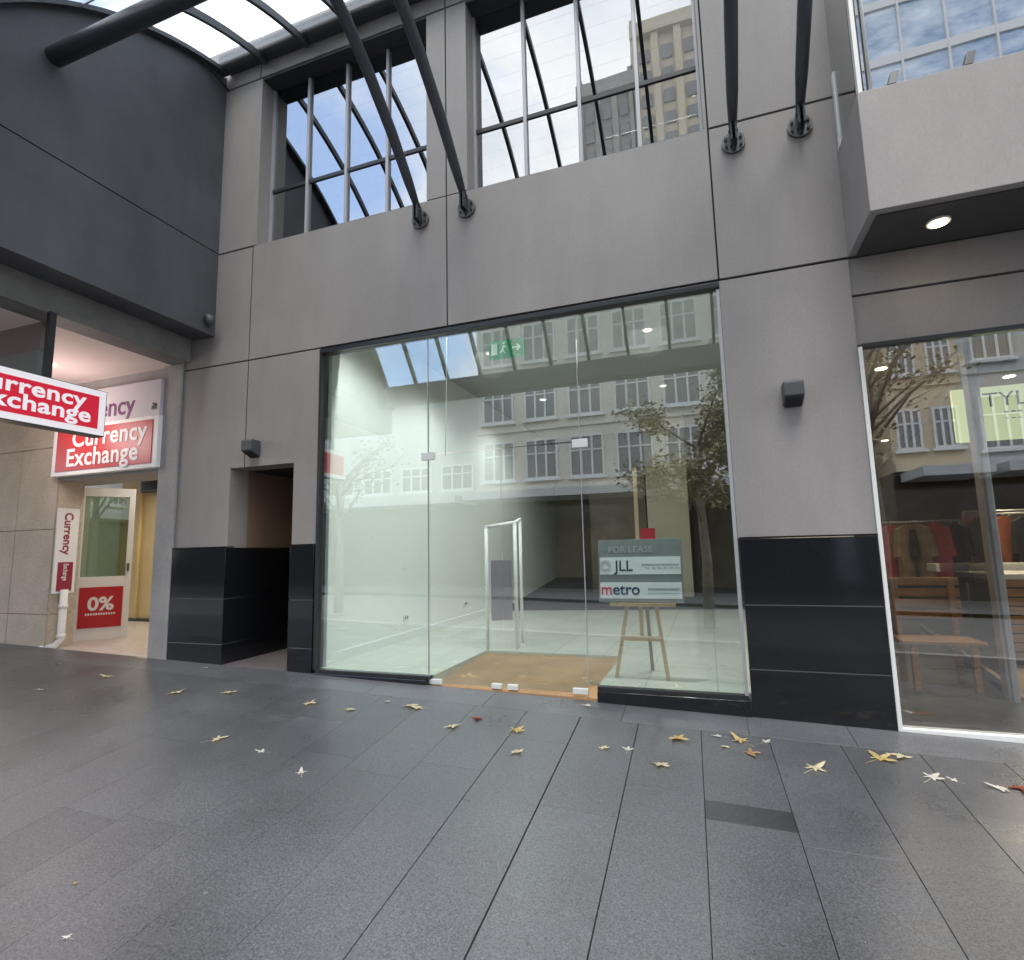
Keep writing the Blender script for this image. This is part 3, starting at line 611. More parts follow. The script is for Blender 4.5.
# narrow vertical sign on the reveal
dirn = Vector((-.57, .62, 0)).normalized(); ang = math.atan2(-dirn.y, -dirn.x)   # faces the street
t = empty('narrow_sign', 'narrow upright white sign with dark red lettering on the stone reveal', 'sign', (-8.38, 5.0, -.05), R(90))
b = MB(); b.box(.015, .29, -.035, -.002, -.40, .76); bd = b.build('board', 'white', t, bevel=.003)
tx = text('Currency', .15, 'darkred', bd, (.105, -.037, .70), (R(90), R(90), 0), .002, .003, 1.0)
b = MB(); b.box(.06, .25, -.040, -.034, -.37, .02); rb = b.build('red_block', 'darkred', bd)
text('Exchange', .085, 'white', rb, (.13, -.0425, .0), (R(90), R(90), 0), .002, .001, .72)
# downpipe
t = empty('downpipe', 'short white downpipe with a kicked foot below the narrow sign', 'pipe', (-8.30, 5.14, -1.2))
b = MB(); b.tube([(0, 0, .80), (0, -.0, .14), (-.03, -.05, .06), (-.16, -.14, .03)], .045, 14); b.build('pipe', 'white', t)
for z_ in (.55, .16):
    b = MB(); b.tube([(0, 0, z_), (0, 0, z_+.05)], .055, 14); b.build('collar', 'white', t)
# fascia sign over the exchange shop
t = empty('fascia_sign', 'white and red Currency Exchange sign above the open doorway', 'sign', (-7.4, 4.97, 1.13))
def loc(o, x=7.4, y=-4.97, z=-1.13): o.location = (x, y, z); return o
b = MB(); b.box(-8.38, -6.44, 4.93, 5.018, 1.80, 2.27); wp = loc(b.build('upper_panel', 'lilac', t, bevel=.004))
text('Currency', .36, 'purple', wp, (-8.28, 4.927, 1.87), FACE, .002, .004, 1.0)
b = MB(); b.box(-6.58, -6.50, 4.924, 4.929, 1.88, 1.93); b.tube([(-6.56, 4.926, 1.955), (-6.50, 4.926, 1.935)], .012, 8); b.build('emblem', 'ink', wp)
b = MB(); b.box(-8.40, -6.43, 4.915, 5.017, 1.125, 1.795); lp = loc(b.build('lower_panel', 'white', t, bevel=.006))
b = MB(); b.box(-8.31, -6.52, 4.905, 4.916, 1.185, 1.745); b.build('red_field', 'red2', lp)
text('Currency', .335, 'white', lp, (-8.0, 4.902, 1.505), FACE, .002, .006, 1.04, space=1.04)
text('Exchange', .335, 'white', lp, (-8.1, 4.902, 1.245), FACE, .002, .006, 1.04, space=1.04)
# hanging lightbox
HX = -5.92
t = empty('hanging_sign', 'red lightbox reading Currency Exchange hanging under the edge beam', 'sign', (HX, 3.0, 1.27))
def hl(o): o.location = (-HX, -3.0, -1.27); return o
b = MB(); b.box(HX-.16, HX-.004, 2.02, 3.935, 1.272, 1.76); cs = hl(b.build('casing', 'steel', t, bevel=.004))
b = MB(); b.box(HX-.15, HX, 2.03, 3.925, 1.282, 1.752); fc = b.build('white_border', 'sign_white', cs)
b = MB(); b.box(HX-.14, HX+.004, 2.09, 3.855, 1.345, 1.688); b.build('red_face', 'red', cs)
text('Currency', .205, 'sign_white', cs, (HX+.007, 3.72, 1.545), SIDE, .002, .005, 1.22, align='RIGHT', space=1.05)
text('Exchange', .205, 'sign_white', cs, (HX+.007, 3.78, 1.398), SIDE, .002, .005, 1.22, align='RIGHT', space=1.05)
b = MB(); b.box(HX-.10, HX-.05, 3.37, 3.43, 1.76, 2.44); hl(b.build('hanger', 'black_frame', t))
b = MB(); b.box(HX-.10, HX-.05, 2.3, 2.36, 1.76, 2.44); hl(b.build('hanger', 'black_frame', t))

# ------------------------------------------------------------------ glass canopy
K_ = empty('glass_canopy', 'curved glass canopy with dark steel frame over the footpath', 'canopy', (-2, 3, 5))
def kp(o): o.parent = K_; o.location = (2, -3, -5); return o
XR = 1.12
b = MB(); 
P0, P1 = profile(.02), profile(.034)
for i in range(len(P0)-1):
    p, q = P0[i], P0[i+1]; p2, q2 = P1[i], P1[i+1]
    b.hexa([(-5.6, *p), (XR, *p), (XR, *q), (-5.6, *q), (-5.6, *p2), (XR, *p2), (XR, *q2), (-5.6, *q2)])
kp(b.build('glazing', 'roof_glass'))
k = 0; x = -4.965
while x < 1.2:
    b = MB(); P0, P1 = profile(-.07), profile(.015)
    for i in range(len(P0)-1):
        p, q = P0[i], P0[i+1]; p2, q2 = P1[i], P1[i+1]
        b.hexa([(x-.022, *p), (x+.022, *p), (x+.022, *q), (x-.022, *q), (x-.022, *p2), (x+.022, *p2), (x+.022, *q2), (x-.022, *q2)])
    kp(b.build('rafter', 'steel')); x += .655
for t_ in (9, 16):
    y, z = profile(0)[t_]; b = MB(); b.box(-5.6, XR, y-.007, y+.007, z-.012, z+.012); kp(b.build('purlin', 'mullion'))
b = MB(); b.box(-5.60, 1.2, 4.80, 4.998, 6.335, 6.40); b.box(-5.6, 1.2, 4.80, 4.83, 6.405, 6.45) ; kp(b.build('gutter', 'steel', bevel=.004))
b = MB(); b.box(-5.60, 1.2, 4.84, 4.99, 6.402, 6.44); kp(b.build('gutter_lining', 'mullion'))
b = MB(); b.box(-5.60, 1.3, 1.02, 1.28, 2.78, 3.12); kp(b.build('fascia_beam', 'mullion', bevel=.01))
b = MB(); b.tube([(-5.62, 3.02, 4.79), (1.3, 3.02, 4.79)], .085, 24); kp(b.build('main_tube', 'steel'))
for x in (-2.75, -2.2, .44, .98):
    b = MB(); b.tube([(x, 3.02, 4.85), (x, 2.95, 5.3)], .035, 12); kp(b.build('stub', 'steel'))
def crv(x, n=10):
    P = [(4.93, 3.70), (4.72, 3.90), (4.4, 4.20), (4.0, 4.50), (3.6, 4.74), (3.25, 4.86), (3.02, 4.87)]
    return [(x, *p) for p in P]
for x in (-2.75, -2.2, .44, .98):
    b = MB(); b.tube(crv(x), [.034, .05, .055, .055, .055, .055, .055], 18); st = kp(b.build('strut', 'steel'))
    b = MB(); b.tube([(x, 4.998, 3.61), (x, 4.972, 3.61)], .10, 26); fl = b.build('flange', 'flange', st)
    for a in range(6):
        b = MB(); an = R(30+a*60); b.tube([(x+.072*math.cos(an), 4.972, 3.61+.072*math.sin(an)), (x+.072*math.cos(an), 4.955, 3.61+.072*math.sin(an))], .013, 8); b.build('bolt', 'black_frame', st)
    b = MB(); b.box(x-.028, x-.012, 4.86, 4.972, 3.56, 3.74); b.box(x+.012, x+.028, 4.86, 4.972, 3.56, 3.74); b.tube([(x-.04, 4.92, 3.68), (x+.04, 4.92, 3.68)], .016, 10); b.build('fork', 'steel', st, bevel=.003)

# ------------------------------------------------------------------ wall lamps
def wall_lamp(x, z, lab):
    t = empty('wall_lamp', lab, 'wall light', (x, 5.0, z), group='wall lights on the grey render')
    b = MB(); b.prism([(0, -.09), (0, .10), (-.13, .10), (-.15, .08), (-.15, -.03)], 'x', -.075, .075); b.build('casing', 'lamp_dark', t, bevel=.008)
    b = MB(); b.hexa([(-.06, -.137, -.046), (.06, -.137, -.046), (.06, -.01, -.098), (-.06, -.01, -.098), (-.06, -.137, -.035), (.06, -.137, -.035), (.06, -.01, -.085), (-.06, -.01, -.085)]); b.build('lens', 'joint', t)
wall_lamp(.735, 1.225, 'dark wedge wall light on the grey pillar between the two shop windows')
wall_lamp(-4.94, 1.235, 'dark wedge wall light above the recessed doorway')

# ------------------------------------------------------------------ things inside the vacant shop
b = MB(); b.hexa([(-2.64, 5.0, -1.40), (-1.0, 5.0, -1.40), (-1.0, 6.42, -1.40), (-2.64, 6.42, -1.40), (-2.64, 5.02, -1.30), (-1.0, 5.02, -1.32), (-1.0, 6.42, -1.235), (-2.64, 6.42, -1.235)])
tagit(b.build('door_mat', 'coir', bevel=.004), 'large brown coir mat set into the shop entrance floor', 'mat')
t = empty('easel', 'pine display easel with tall centre mast standing behind the shop glass', 'easel', (-.62, 5.5, -1.21))
b = MB(); b.bar((-.27, -.12, 0), (-.04, -.02, 1.25), .035, .02, (0, 1, 0)); b.build('leg', 'timber', t, bevel=.002)
b = MB(); b.bar((.20, -.12, 0), (.05, -.02, 1.25), .035, .02, (0, 1, 0)); b.build('leg', 'timber', t, bevel=.002)
b = MB(); b.bar((0.02, .30, 0), (0, .03, 1.25), .032, .02, (0, 1, 0)); b.build('rear_leg', mat('dull_pine', (.34, .25, .16), .6, var=.2, vscale=6), t, bevel=.002)
b = MB(); b.bar((-.025, -.06, .35), (-.025, .0, 1.99), .036, .022, (0, 1, 0)); b.build('mast', 'timber', t, bevel=.002)
b = MB(); b.box(-.21, .165, -.118, -.098, .34, .385); b.box(-.30, .30, -.16, -.075, .66, .69); b.build('crossbar', 'timber', t, bevel=.002)
t = empty('lease_board', 'grey and white letting board with blue lettering resting on the easel', 'notice board', (-.63, 5.375, -.52), 0)
t.rotation_euler = (R(-7), 0, 0)
b = MB(); b.box(-.395, .39, -.012, .012, 0, .60); bd = b.build('board', 'board_grey', t, bevel=.002)
b = MB(); b.box(-.38, .375, -.0165, -.0125, .265, .43); b.box(-.38, .375, -.0165, -.0125, .04, .19); b.build('white_band', 'white', bd)
text('FOR LEASE', .085, 'faint_ink', bd, (-.30, -.0145, .475), FACE, .001, .001, 1.05)
b = MB()
for k in range(28):
    a = k*2*math.pi/28; a2 = (k+1)*2*math.pi/28
    for r_ in (.05, .032): b.bar((-.325+r_*math.cos(a), -.018, .347+r_*math.sin(a)), (-.325+r_*math.cos(a2), -.018, .347+r_*math.sin(a2)), .003, .006, (0, 1, 0))
b.build('emblem', 'greyink', bd)
text('JLL', .145, 'ink', bd, (-.235, -.018, .298), FACE, .001, .002, .95)
text('m', .15, 'pinkink', bd, (-.375, -.018, .075), FACE, .001, .003, .98)
text('etro', .15, 'navy', bd, (-.262, -.018, .075), FACE, .001, .003, .98)
text('m', .155, 'pinkink', bd, (-.385, -.018, .075), FACE, .001, .003, .82) if False else None
b = MB()
for k in range(18):
    b.box(.02+k*.019, .02+k*.019+.013, -.0185, -.017, .345, .362); 
    if k % 3: b.box(.04+k*.018, .04+k*.018+.012, -.0185, -.017, .318, .328)
for k in range(16):
    b.box(.07+k*.018, .07+k*.018+.013, -.0185, -.017, .115, .135); b.box(.07+k*.018, .07+k*.018+.010, -.0185, -.017, .082, .094)
b.build('small_print', 'greyink', bd)
b = MB(); b.box(-.002+.02, .155, .014, .02, .52, .70); cd = tagit(b.build('red_card', 'red_bit'), 'small red card propped behind the letting board on the easel mast', 'card'); cd.location = (-.63, 5.44, -.52)
for yy, lab in ((6.9, 'nearer'), (8.9, 'farther')):
    t = empty('wall_socket', '%s white double power socket low on the pale left wall of the vacant shop' % lab, 'power socket', (-4.03, yy, -.9), group='power sockets on the left wall')
    b = MB(); b.box(-.02, .0, -.06, .06, -.035, .035); b.build('plate', 'white_frame', t, bevel=.003)
    b = MB(); b.box(0, .004, -.04, -.015, -.02, .02); b.build('outlet', 'lamp_dark', t)
    b = MB(); b.box(0, .004, .015, .04, -.02, .02); b.build('outlet', 'lamp_dark', t)
# anti-theft gate
t = empty('security_gate', 'slim white framed shop security gate with mauve panel standing behind the mat', 'security gate', (-2.5, 6.55, -1.21))
b = MB(); b.tube([(-.13, -.1, 0), (-.13, -.1, 1.50)], .022, 14); b.build('post', 'white', t)
b = MB(); b.tube([(.19, .08, 0), (.19, .08, 1.55)], .024, 14); b.build('post', 'white', t)
b = MB(); b.tube([(.12, .50, 0), (.12, .50, 1.62)], .02, 14); b.build('post', 'white', t)
b = MB(); b.tube([(-.15, -.11, 1.50), (.20, .085, 1.56), (.12, .5, 1.62)], .022, 12); b.build('top_rail', 'white', t)
b = MB(); b.bar((-.085, -.075, .72), (.145, .055, .72), .02, .74); b.build('panel', 'mauve', t, bevel=.005)
# exit sign
t = empty('exit_sign', 'green illuminated exit sign hanging near the top of the shop glass', 'exit sign', (-2.32, 6.5, 2.5))
b = MB(); b.box(-.24, .24, -.03, .03, -.01, .22); cs = b.build('casing', 'exit_green', t, bevel=.004)
b = MB()
b.tube([(-.03, -.034, .175), (-.03, -.030, .175)], .016, 12)
b.bar((-.03, -.032, .15), (-.045, -.032, .09), .022, .004, (0, 1, 0)); b.bar((-.045, -.032, .09), (-.08, -.032, .05), .016, .004, (0, 1, 0)); b.bar((-.045, -.032, .09), (-.015, -.032, .04), .016, .004, (0, 1, 0)); b.bar((-.03, -.032, .145), (.005, -.032, .115), .012, .004, (0, 1, 0))
b.bar((.09, -.032, .10), (.19, -.032, .10), .02, .004, (0, 1, 0)); b.bar((.15, -.032, .14), (.195, -.032, .10), .018, .004, (0, 1, 0)); b.bar((.15, -.032, .06), (.195, -.032, .10), .018, .004, (0, 1, 0))
b.box(-.20, -.12, -.034, -.031, .03, .18); b.build('pictogram', 'exit_white', cs)
b = MB(); b.tube([(-.18, 0, .22), (-.18, 0, .45)], .008, 8); b.build('hanger', 'white', t)
b = MB(); b.tube([(.18, 0, .22), (.18, 0, .45)], .008, 8); b.build('hanger', 'white', t)
b = MB(); b.tube([(-2.58, 5.3, 2.95), (-2.62, 5.3, 1.03)], .006, 8); tagit(b.build('hanging_cable', 'white'), 'thin white cable hanging down behind the left door joint', 'cable')

# ------------------------------------------------------------------ things in the neighbouring shop
t = empty('lime_sign', 'pale lime hanging sign reading TYL behind the aluminium entry post', 'sign', (2.9, 6.5, 1.2))
b = MB(); b.box(-.53, .9, -.02, .02, -.25, .28); bd = b.build('board', 'lime', t, bevel=.003)
text('TYL', .20, 'joint', bd, (-.29, -.023, .08), FACE, .001, 0, 1.05)
b = MB()
for k in range(12): b.box(-.13+k*.052, -.13+k*.052+.035, -.0225, -.0205, .01, .025); b.box(-.13+k*.05, -.13+k*.05+.03, -.0225, -.0205, -.05, -.04)
b.build('small_print', 'greyink', bd)
b = MB(); b.tube([(-.4, 0, .28), (-.4, 0, .8)], .006, 8); b.build('hanger', 'steel', t)
b = MB(); b.tube([(.8, 0, .28), (.8, 0, .8)], .006, 8); b.build('hanger', 'steel', t)
t = empty('timber_bench', 'high backed golden timber slat bench inside the lobby beside the black plinth', 'bench', (2.02, 6.7, -1.4))
b = MB()
for k in range(4): b.box(-.33, .33, .10, .13, .62+k*.11, .70+k*.11)
b.build('backrest', 'oak', t, bevel=.004)
b = MB()
for k in range(4): b.box(-.33, .33, -.38+k*.115, -.28+k*.115, .43, .46)
b.build('seat', 'oak', t, bevel=.004)
for x in (-.26, .22):
    for y, h in ((-.34, .43), (.04, 1.02)):
        b = MB(); b.box(x, x+.05, y, y+.055, 0, h); b.build('leg', 'oak', t, bevel=.003)
t = empty('slatted_counter', 'long low counter faced with horizontal timber slats behind the glass partition', 'counter', (4.6, 8.2, -1.39))
b = MB()
for k in range(9): b.box(-1.6, 3.0, -.4, -.37, .05+k*.1, .135+k*.1)
b.build('front_slats', 'oak', t, bevel=.003)
b = MB(); b.box(-1.58, 2.98, -.36, .4, 0, .93); b.build('carcass', 'int_dark', t)
b = MB(); b.box(-1.65, 3.05, -.44, .45, .94, 1.0); b.build('top', 'white', t, bevel=.004)
garm = ['cloth_navy', 'cloth_rust', 'cloth_tan', 'cloth_black', 'cloth_red', 'cloth_white', 'cloth_olive']
colr = {'cloth_navy': 'navy', 'cloth_rust': 'rust', 'cloth_tan': 'tan', 'cloth_black': 'black', 'cloth_red': 'red', 'cloth_white': 'off white', 'cloth_olive': 'olive'}
def rail(x, y, L_, h, lab, seq, wh):
    t = empty('garment_rail', lab, 'clothes rail', (x, y, -1.39))
    b = MB(); b.tube([(0, 0, h), (L_, 0, h)], .015, 10); b.build('bar', 'alu', t)
    for xx in (0, L_):
        b = MB(); b.tube([(xx, 0, 0), (xx, 0, h)], .015, 10); b.tube([(xx, -.25, .02), (xx, .25, .02)], .015, 8); b.build('upright', 'alu', t)
    n = len(seq)
    for i, s in enumerate(seq):
        gx = x+(i+.5)*L_/n; gt = empty('garment', '%s garment, number %s from the left on the %s' % (colr[s], ('one', 'two', 'three', 'four', 'five', 'six', 'seven', 'eight')[i], wh), 'garment', (gx, y, -1.39+h), R(random.uniform(20, 40)), 'clothes on the rails')
        q = MB(); wv = random.uniform(.02, .04)
        prof = [(-.05, -.04), (-.22, -.12), (-.27, -.55), (-.20, -.56), (-.19, -.25), (-.20, -.95), (.20, -.97), (.19, -.25), (.20, -.56), (.27, -.55), (.22, -.12), (.05, -.04)]
        q.prism(prof, 'y', -wv, wv); q.build('cloth', s, gt, bevel=.012)
        q = MB(); q.tube([(0, 0, -.05), (0, 0, 0), (.02, 0, .02)], .005, 6); q.build('hanger', 'alu', gt)
rail(3.55, 9.6, 1.5, 1.75, 'front clothes rail behind the slatted counter', [garm[i] for i in (0, 1, 3, 0, 2, 4)], 'front rail')
rail(2.5, 10.6, 1.1, 1.7, 'clothes rail at the far end of the grey lobby', [garm[i] for i in (3, 4, 2, 6, 5)], 'lobby rail')
rail(4.4, 12.2, 2.2, 1.9, 'rear clothes rail near the back of the neighbouring shop', [garm[i] for i in (1, 3, 6, 5, 0, 3, 1)], 'rear rail')
t = empty('wall_shelf', 'long pale display shelf behind the entry post', 'shelf', (2.95, 9.0, -.36))
b = MB(); b.box(-.1, 3.2, -.1, .25, -.05, .05); b.build('board', 'white', t, bevel=.004)
b = MB()
for xx in (0, 1.5, 3.0): b.box(xx, xx+.04, -.05, .2, -1.03, -.05)
b.build('support', 'steel', t)

# ------------------------------------------------------------------ fallen leaves
def leaf_mesh(seed):
    r = random.Random(seed); bb = bmesh.new(); c = bb.verts.new((0, 0, .006)); ring = []
    tips = [(-2.45, .62), (-1.35, .95), (0, 1.15), (1.35, .95), (2.45, .62)]
    pts = []
    for i, (a, l) in enumerate(tips):
        a += r.uniform(-.12, .12); l *= r.uniform(.8, 1.12)
        pts += [(a-.30, l*.55), (a-.12, l*.80), (a, l), (a+.13, l*.78), (a+.30, l*.55)]
        if i < 4: pts.append((a+.68, .36))
    pts.append((math.pi, .18))
    for a, l in pts:
        x, y = math.sin(a)*l, math.cos(a)*l
        ring.append(bb.verts.new((x*.06, y*.06, .002+.011*l*l*(.4+.6*math.sin(a*1.5+seed))**2+r.uniform(0, .006))))
    n = len(ring)
    for i in range(n): bb.faces.new((c, ring[(i+1) % n], ring[i]))
    # stem
    s = [bb.verts.new(p) for p in ((-.0012, 0, .004), (.0012, 0, .004), (.003, -.085, .006), (.0006, -.085, .006))]; bb.faces.new(s)
    bmesh.ops.solidify(bb, geom=bb.faces[:], thickness=.0012)
    bmesh.ops.recalc_face_normals(bb, faces=bb.faces[:])
    me = bpy.data.meshes.new('fallen_leaf'); bb.to_mesh(me); bb.free(); return me
LM = [leaf_mesh(i) for i in range(5)]
lc = {'cream': (.80, .71, .50), 'pale': (.80, .77, .68), 'yellow': (.70, .55, .24), 'brown': (.52, .34, .18), 'red': (.42, .11, .06)}
for k_, c_ in lc.items(): M['leaf_'+k_] = mat('leaf_'+k_, c_, .6, var=.25, vscale=30)
leafs = [
 (-6.45, 3.84, 'pale', .7, 'pale leaf farthest left on the paving'), (-7.3, 4.51, 'pale', .6, 'tiny pale leaf in front of the stone wall'),
 (-6.18, 4.32, 'cream', 1.1, 'cream leaf in front of the exchange doorway'), (-4.97, 4.15, 'cream', 1.2, 'cream leaf in front of the black plinth left of the recess'),
 (-4.44, 4.29, 'cream', 1.2, 'cream leaf in front of the recessed doorway'), (-3.68, 3.45, 'cream', 1.0, 'lone cream leaf on the open paving below the recess'),
 (-3.18, 3.38, 'pale', .6, 'small pale leaf right of the lone cream leaf'), (-2.68, 3.21, 'pale', .55, 'small pale leaf nearest the camera under the left glass'),
 (-3.49, 4.26, 'cream', 1.1, 'cream leaf in front of the left end of the shop glass'), (-3.02, 4.24, 'cream', 1.0, 'flat cream leaf below the left fixed pane'),
 (-2.82, 4.49, 'pale', .6, 'small pale leaf just left of the curled pair'), (-2.56, 4.46, 'cream', 1.0, 'left one of two overlapping cream leaves left of the mat'),
 (-2.47, 4.43, 'cream', 1.0, 'right one of two overlapping cream leaves left of the mat'), (-2.01, 4.16, 'cream', 1.0, 'bright cream leaf in front of the left corner of the mat'),
 (-1.87, 4.36, 'red', .9, 'reddish leaf in front of the mat'), (-1.49, 4.22, 'yellow', 1.0, 'yellow leaf in front of the middle of the mat'),
 (-1.38, 3.89, 'cream', .9, 'cream leaf directly below the yellow one before the mat'), (-.8, 4.12, 'cream', .8, 'left one of two small leaves right of the wide dark joint'),
 (-.63, 4.14, 'pale', .6, 'right one of two small leaves right of the wide dark joint'), (-1.06, 4.86, 'pale', .7, 'pale leaf against the right corner of the mat'),
 (-.31, 4.41, 'yellow', 1.3, 'large yellow leaf in front of the black sill under the easel'), (-.39, 3.98, 'cream', 1.2, 'large cream leaf between the dark patch and the easel'),
 (.13, 4.5, 'yellow', 1.25, 'large golden leaf in the cluster before the grey pillar'), (.18, 4.31, 'brown', 1.1, 'brown leaf at the lower side of the cluster before the pillar'),
 (-.02, 4.53, 'pale', .7, 'pale leaf at the top left of the cluster before the pillar'), (.3, 4.53, 'pale', .6, 'small grey white leaf right of the cluster before the pillar'),
 (.02, 4.37, 'cream', .7, 'small cream leaf at the left of the cluster before the pillar'), (.56, 4.2, 'cream', 1.1, 'cream leaf in front of the middle of the black pillar base'),
 (.99, 4.46, 'yellow', 1.2, 'yellow leaf of the pair at the right end of the pillar base'), (1.13, 4.53, 'cream', 1.2, 'cream leaf of the pair at the right end of the pillar base'),
 (1.22, 4.27, 'pale', 1.0, 'pale leaf below the white framed display window'), (1.33, 4.27, 'pale', .45, 'tiny pale leaf below the display window'),
 (1.55, 4.23, 'pale', 1.0, 'pale leaf near the right edge below the display window'), (1.66, 4.27, 'red', 1.2, 'reddish leaf farthest right on the paving'),
 (-2.67, 1.77, 'pale', .32, 'pale leaf closest to the camera at lower left'), (-3.0, 2.01, 'brown', .28, 'small brown leaf at lower left above the closest leaf'),
 (-5.39, 4.84, 'pale', .6, 'small pale leaf against the foot of the black plinth'), (-.95, 5.4, 'cream', .5, 'tiny cream leaf on the coir mat beside the easel') ]
for i, (x, y, c, s, lab) in enumerate(leafs):
    me = LM[i % 5].copy(); me.materials.append(M['leaf_'+c])
    o = bpy.data.objects.new('fallen_leaf', me); C.objects.link(o); z = zg(x, y)+.001
    if y > 5: x, y, z = -1.15, 5.35, -1.255
    o.location = (x, y, z); o.scale = (s*1.38*random.uniform(.85, 1.1),)*3; o.rotation_euler = (R(5.3), R(1.5), random.uniform(0, 6.28))
    tagit(o, lab, 'leaf', 'fallen leaves on the paving')

# ------------------------------------------------------------------ across the street (seen in the glass)
def window(o, x, z, wd, ht, y, fr='white_frame'):
    f = MB(); t_ = .09
    f.box(x-wd/2, x+wd/2, y+.0, y+.12, z, z+t_); f.box(x-wd/2, x+wd/2, y, y+.12, z+ht-t_, z+ht)
    for k in range(4): xx = x-wd/2+t_/2+(wd-t_)*k/3; f.box(xx-t_/2, xx+t_/2, y+.002, y+.118, z+t_, z+ht-t_)
    f.box(x-wd/2, x+wd/2, y+.02, y+.10, z+ht*.62, z+ht*.62+.07); f.box(x-wd/2-.12, x+wd/2+.12, y, y+.22, z-.12, z)
    fo = f.build('window', fr, o)
    q = MB(); q.box(x-wd/2+.03, x+wd/2-.03, y+.02, y+.05, z+.05, z+ht-.05); q.build('pane', 'pane_dark', fo)
def opposite(x0, x1, y, ztop, m, lab, cols, rows, wd, ht, first, step, ledge=2.7):
    o = empty('city_building', lab, 'building')
    b = MB(); b.box(x0, x1, y-8, y, ledge, ztop); b.build('wall', m, o)
    b = MB(); b.box(x0, x1, y-8, y-.3, -2.6, ledge); b.build('shopfront', 'shop_dark', o)
    b = MB(); b.box(x0-.1, x1+.1, y, y+.5, ztop-.6, ztop); b.box(x0, x1, y, y+.28, ledge, ledge+.35)
    for r_ in range(rows): b.box(x0, x1, y, y+.12, first+r_*step-.55, first+r_*step-.40)
    b.build('cornice', m, o)
    b = MB(); b.box(x0+.2, x1-.2, y, y+2.6, ledge-.45, ledge-.08); b.build('awning', 'greyfac', o)
    for r_ in range(rows):
        for c_ in range(cols):
            window(o, x0+(c_+.5)*(x1-x0)/cols, first+r_*step, wd, ht, y)
    return o
opposite(-34, -11.4, -17, 9.2, 'greyfac', 'low pale grey building across the street', 9, 1, 1.9, 1.4, 3.3, 3.2, 2.85)
opposite(-11.4, 5.2, -17, 20.5, 'cream', 'tall cream building with white multi pane windows across the street', 7, 5, 1.75, 2.1, 3.6, 3.15, 2.9)
opposite(7.6, 10.2, -17, 17, 'tower_cream', 'narrow sandstone building across the street', 2, 4, .9, 1.7, 3.8, 3.2, 2.9)
opposite(10.2, 34, -17, 15, 'greyfac', 'grey columned building across the street', 10, 3, 1.4, 2.2, 3.6, 3.7, 2.9)
def tower(x0, x1, y, h, m, lab, cols, rows, fin=True):
    o = empty('tower', lab, 'tower')
    b = MB(); b.box(x0, x1, y-14, y, -2, h)
    cw = (x1-x0)/cols
    for c_ in range(cols+1): b.box(x0+c_*cw-cw*.16, x0+c_*cw+cw*.16, y, y+.7, -2, h+ (1.5 if c_ in (0, cols) else 0))
    b.box(x0-.5, x1+.5, y, y+1.0, h-1.4, h+.6); b.build('wall', m, o)
    b = MB(); rh = (h-22)/rows
    for r_ in range(rows):
        for c_ in range(cols): b.box(x0+c_*cw+cw*.26, x0+c_*cw+cw*.74, y, y+.25, 20+r_*rh, 20+r_*rh+rh*.58)
    b.build('window_band', 'pane_dark', o)
tower(-13.2, -6.0, -60, 64, 'tower_grey', 'grey brown tower standing behind the opposite row', 3, 14)
tower(-5.4, 3.2, -60, 71, 'tower_cream', 'cream tower standing behind the opposite row', 3, 15)
M['sky_reflection_glass'] = mat('sky_reflection_glass', (.20, .34, .50), .12, spec=1.0, col2=(.75, .82, .90), vscale=.55, stretch=(1, 1, 2.2))  # blue and white noise puts a cloudy sky reflection into the colour
o = empty('tower', 'added pale blue office tower patterning the balcony glass reflection, behind the grey columned building', 'tower')  # tower added so the balcony glass has a patterned reflection
b = MB(); b.box(7.5, 40, -36, -24, -2, 44); b.build('curtain_wall', 'sky_reflection_glass', o)
b = MB()
for k in range(16): b.box(7.4+k*2.1, 7.5+k*2.1, -24, -23.85, -2, 44)
for k in range(13): b.box(7.4, 40, -24, -23.88, 3+k*3.3, 3.5+k*3.3)
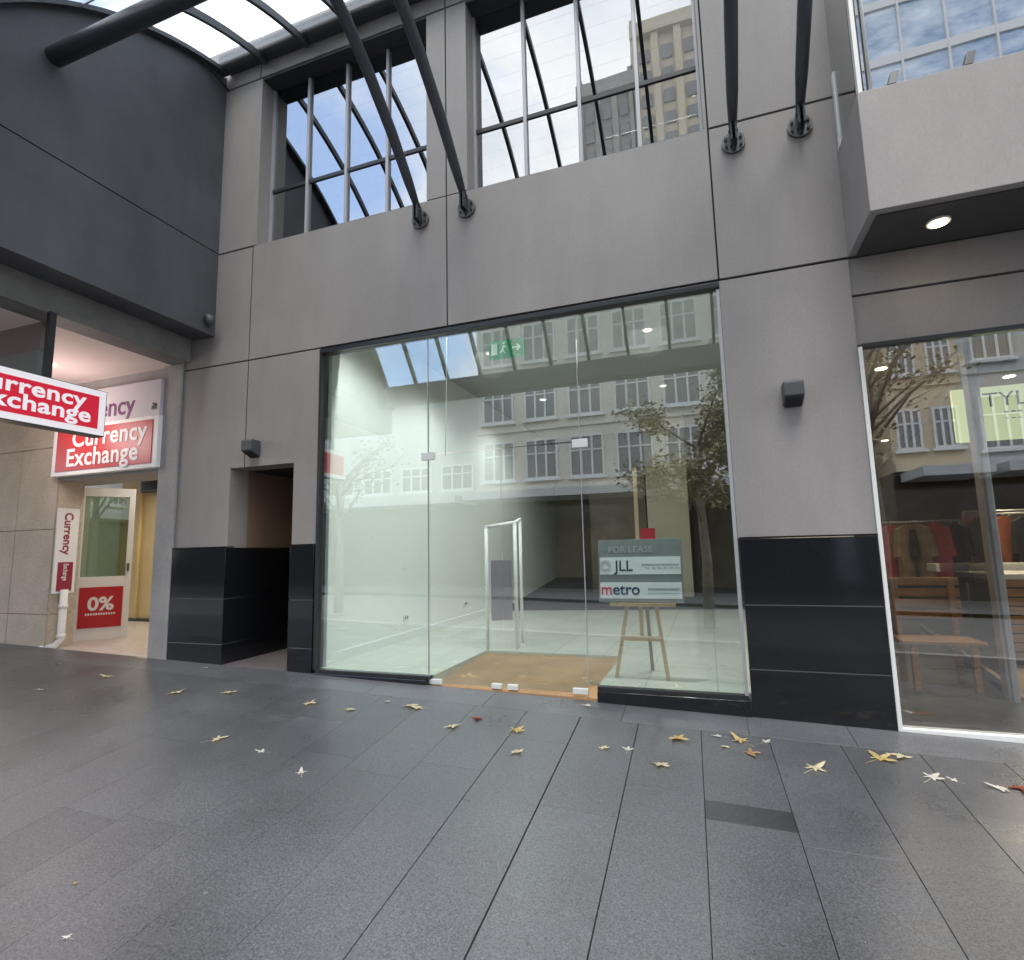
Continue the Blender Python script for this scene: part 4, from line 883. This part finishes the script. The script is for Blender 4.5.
b.build('grid', 'white_frame', o)
# street trees
def tree(x, y, h, rad, n, lab, dens):
    z0 = zg(x, y)-.05; o = empty('plane_tree', lab, 'tree', (x, y, z0))
    b = MB(); rnd = random.Random(int(x*10)); b.tube([(0, 0, 0), (.04, .02, h*.25), (-.05, .05, h*.5), (.05, 0, h*.75)], [.16, .13, .10, .06], 12); b.build('trunk', 'bark', o)
    b = MB(); lim = []
    for k in range(16):
        a = rnd.uniform(0, 6.28); zz = h*rnd.uniform(.38, .72); e = Vector((math.cos(a)*rad*rnd.uniform(.5, .95), math.sin(a)*rad*rnd.uniform(.5, .95), zz+rnd.uniform(.5, h*.32)))
        s = Vector((0, 0, zz)); mdl = s.lerp(e, .5)+Vector((0, 0, .2)); b.tube([s, mdl, e], [.045, .028, .01], 6)
        lim += [(mdl, e)]
        for _ in range(3):
            f_ = s.lerp(e, rnd.uniform(.4, .9)); g_ = f_+Vector((rnd.uniform(-.6, .6), rnd.uniform(-.6, .6), rnd.uniform(.1, .7))); b.tube([f_, g_], [.015, .005], 5); lim.append((f_, g_))
    b.build('limb', 'bark', o)
    b = MB()
    for k in range(n):
        p, q = rnd.choice(lim); c = p.lerp(q, rnd.random())+Vector((rnd.gauss(0, .22), rnd.gauss(0, .22), rnd.gauss(0, .2)))
        s = rnd.uniform(.035, .075); m3 = Matrix.Rotation(rnd.uniform(0, 6.28), 3, 'Z') @ Matrix.Rotation(rnd.uniform(-1.2, 1.2), 3, 'X')
        v = [b.b.verts.new(c+m3 @ Vector(p_)*s) for p_ in ((-1, 0, 0), (-.3, -.8, .1), (.9, -.3, 0), (.5, .8, -.1))]; b.b.faces.new(v)
    b.build('crown', 'leaf_green', o)
tree(-.1, -6.0, 7.2, 3.1, 11000, 'leafy street tree at the kerb behind the viewer', 1)
tree(3.9, -5.4, 9.6, 3.0, 900, 'thin autumn street tree to the right at the kerb', 1)
tree(-11.5, -5.3, 6.5, 2.2, 700, 'nearly bare street tree to the left at the kerb', 1)
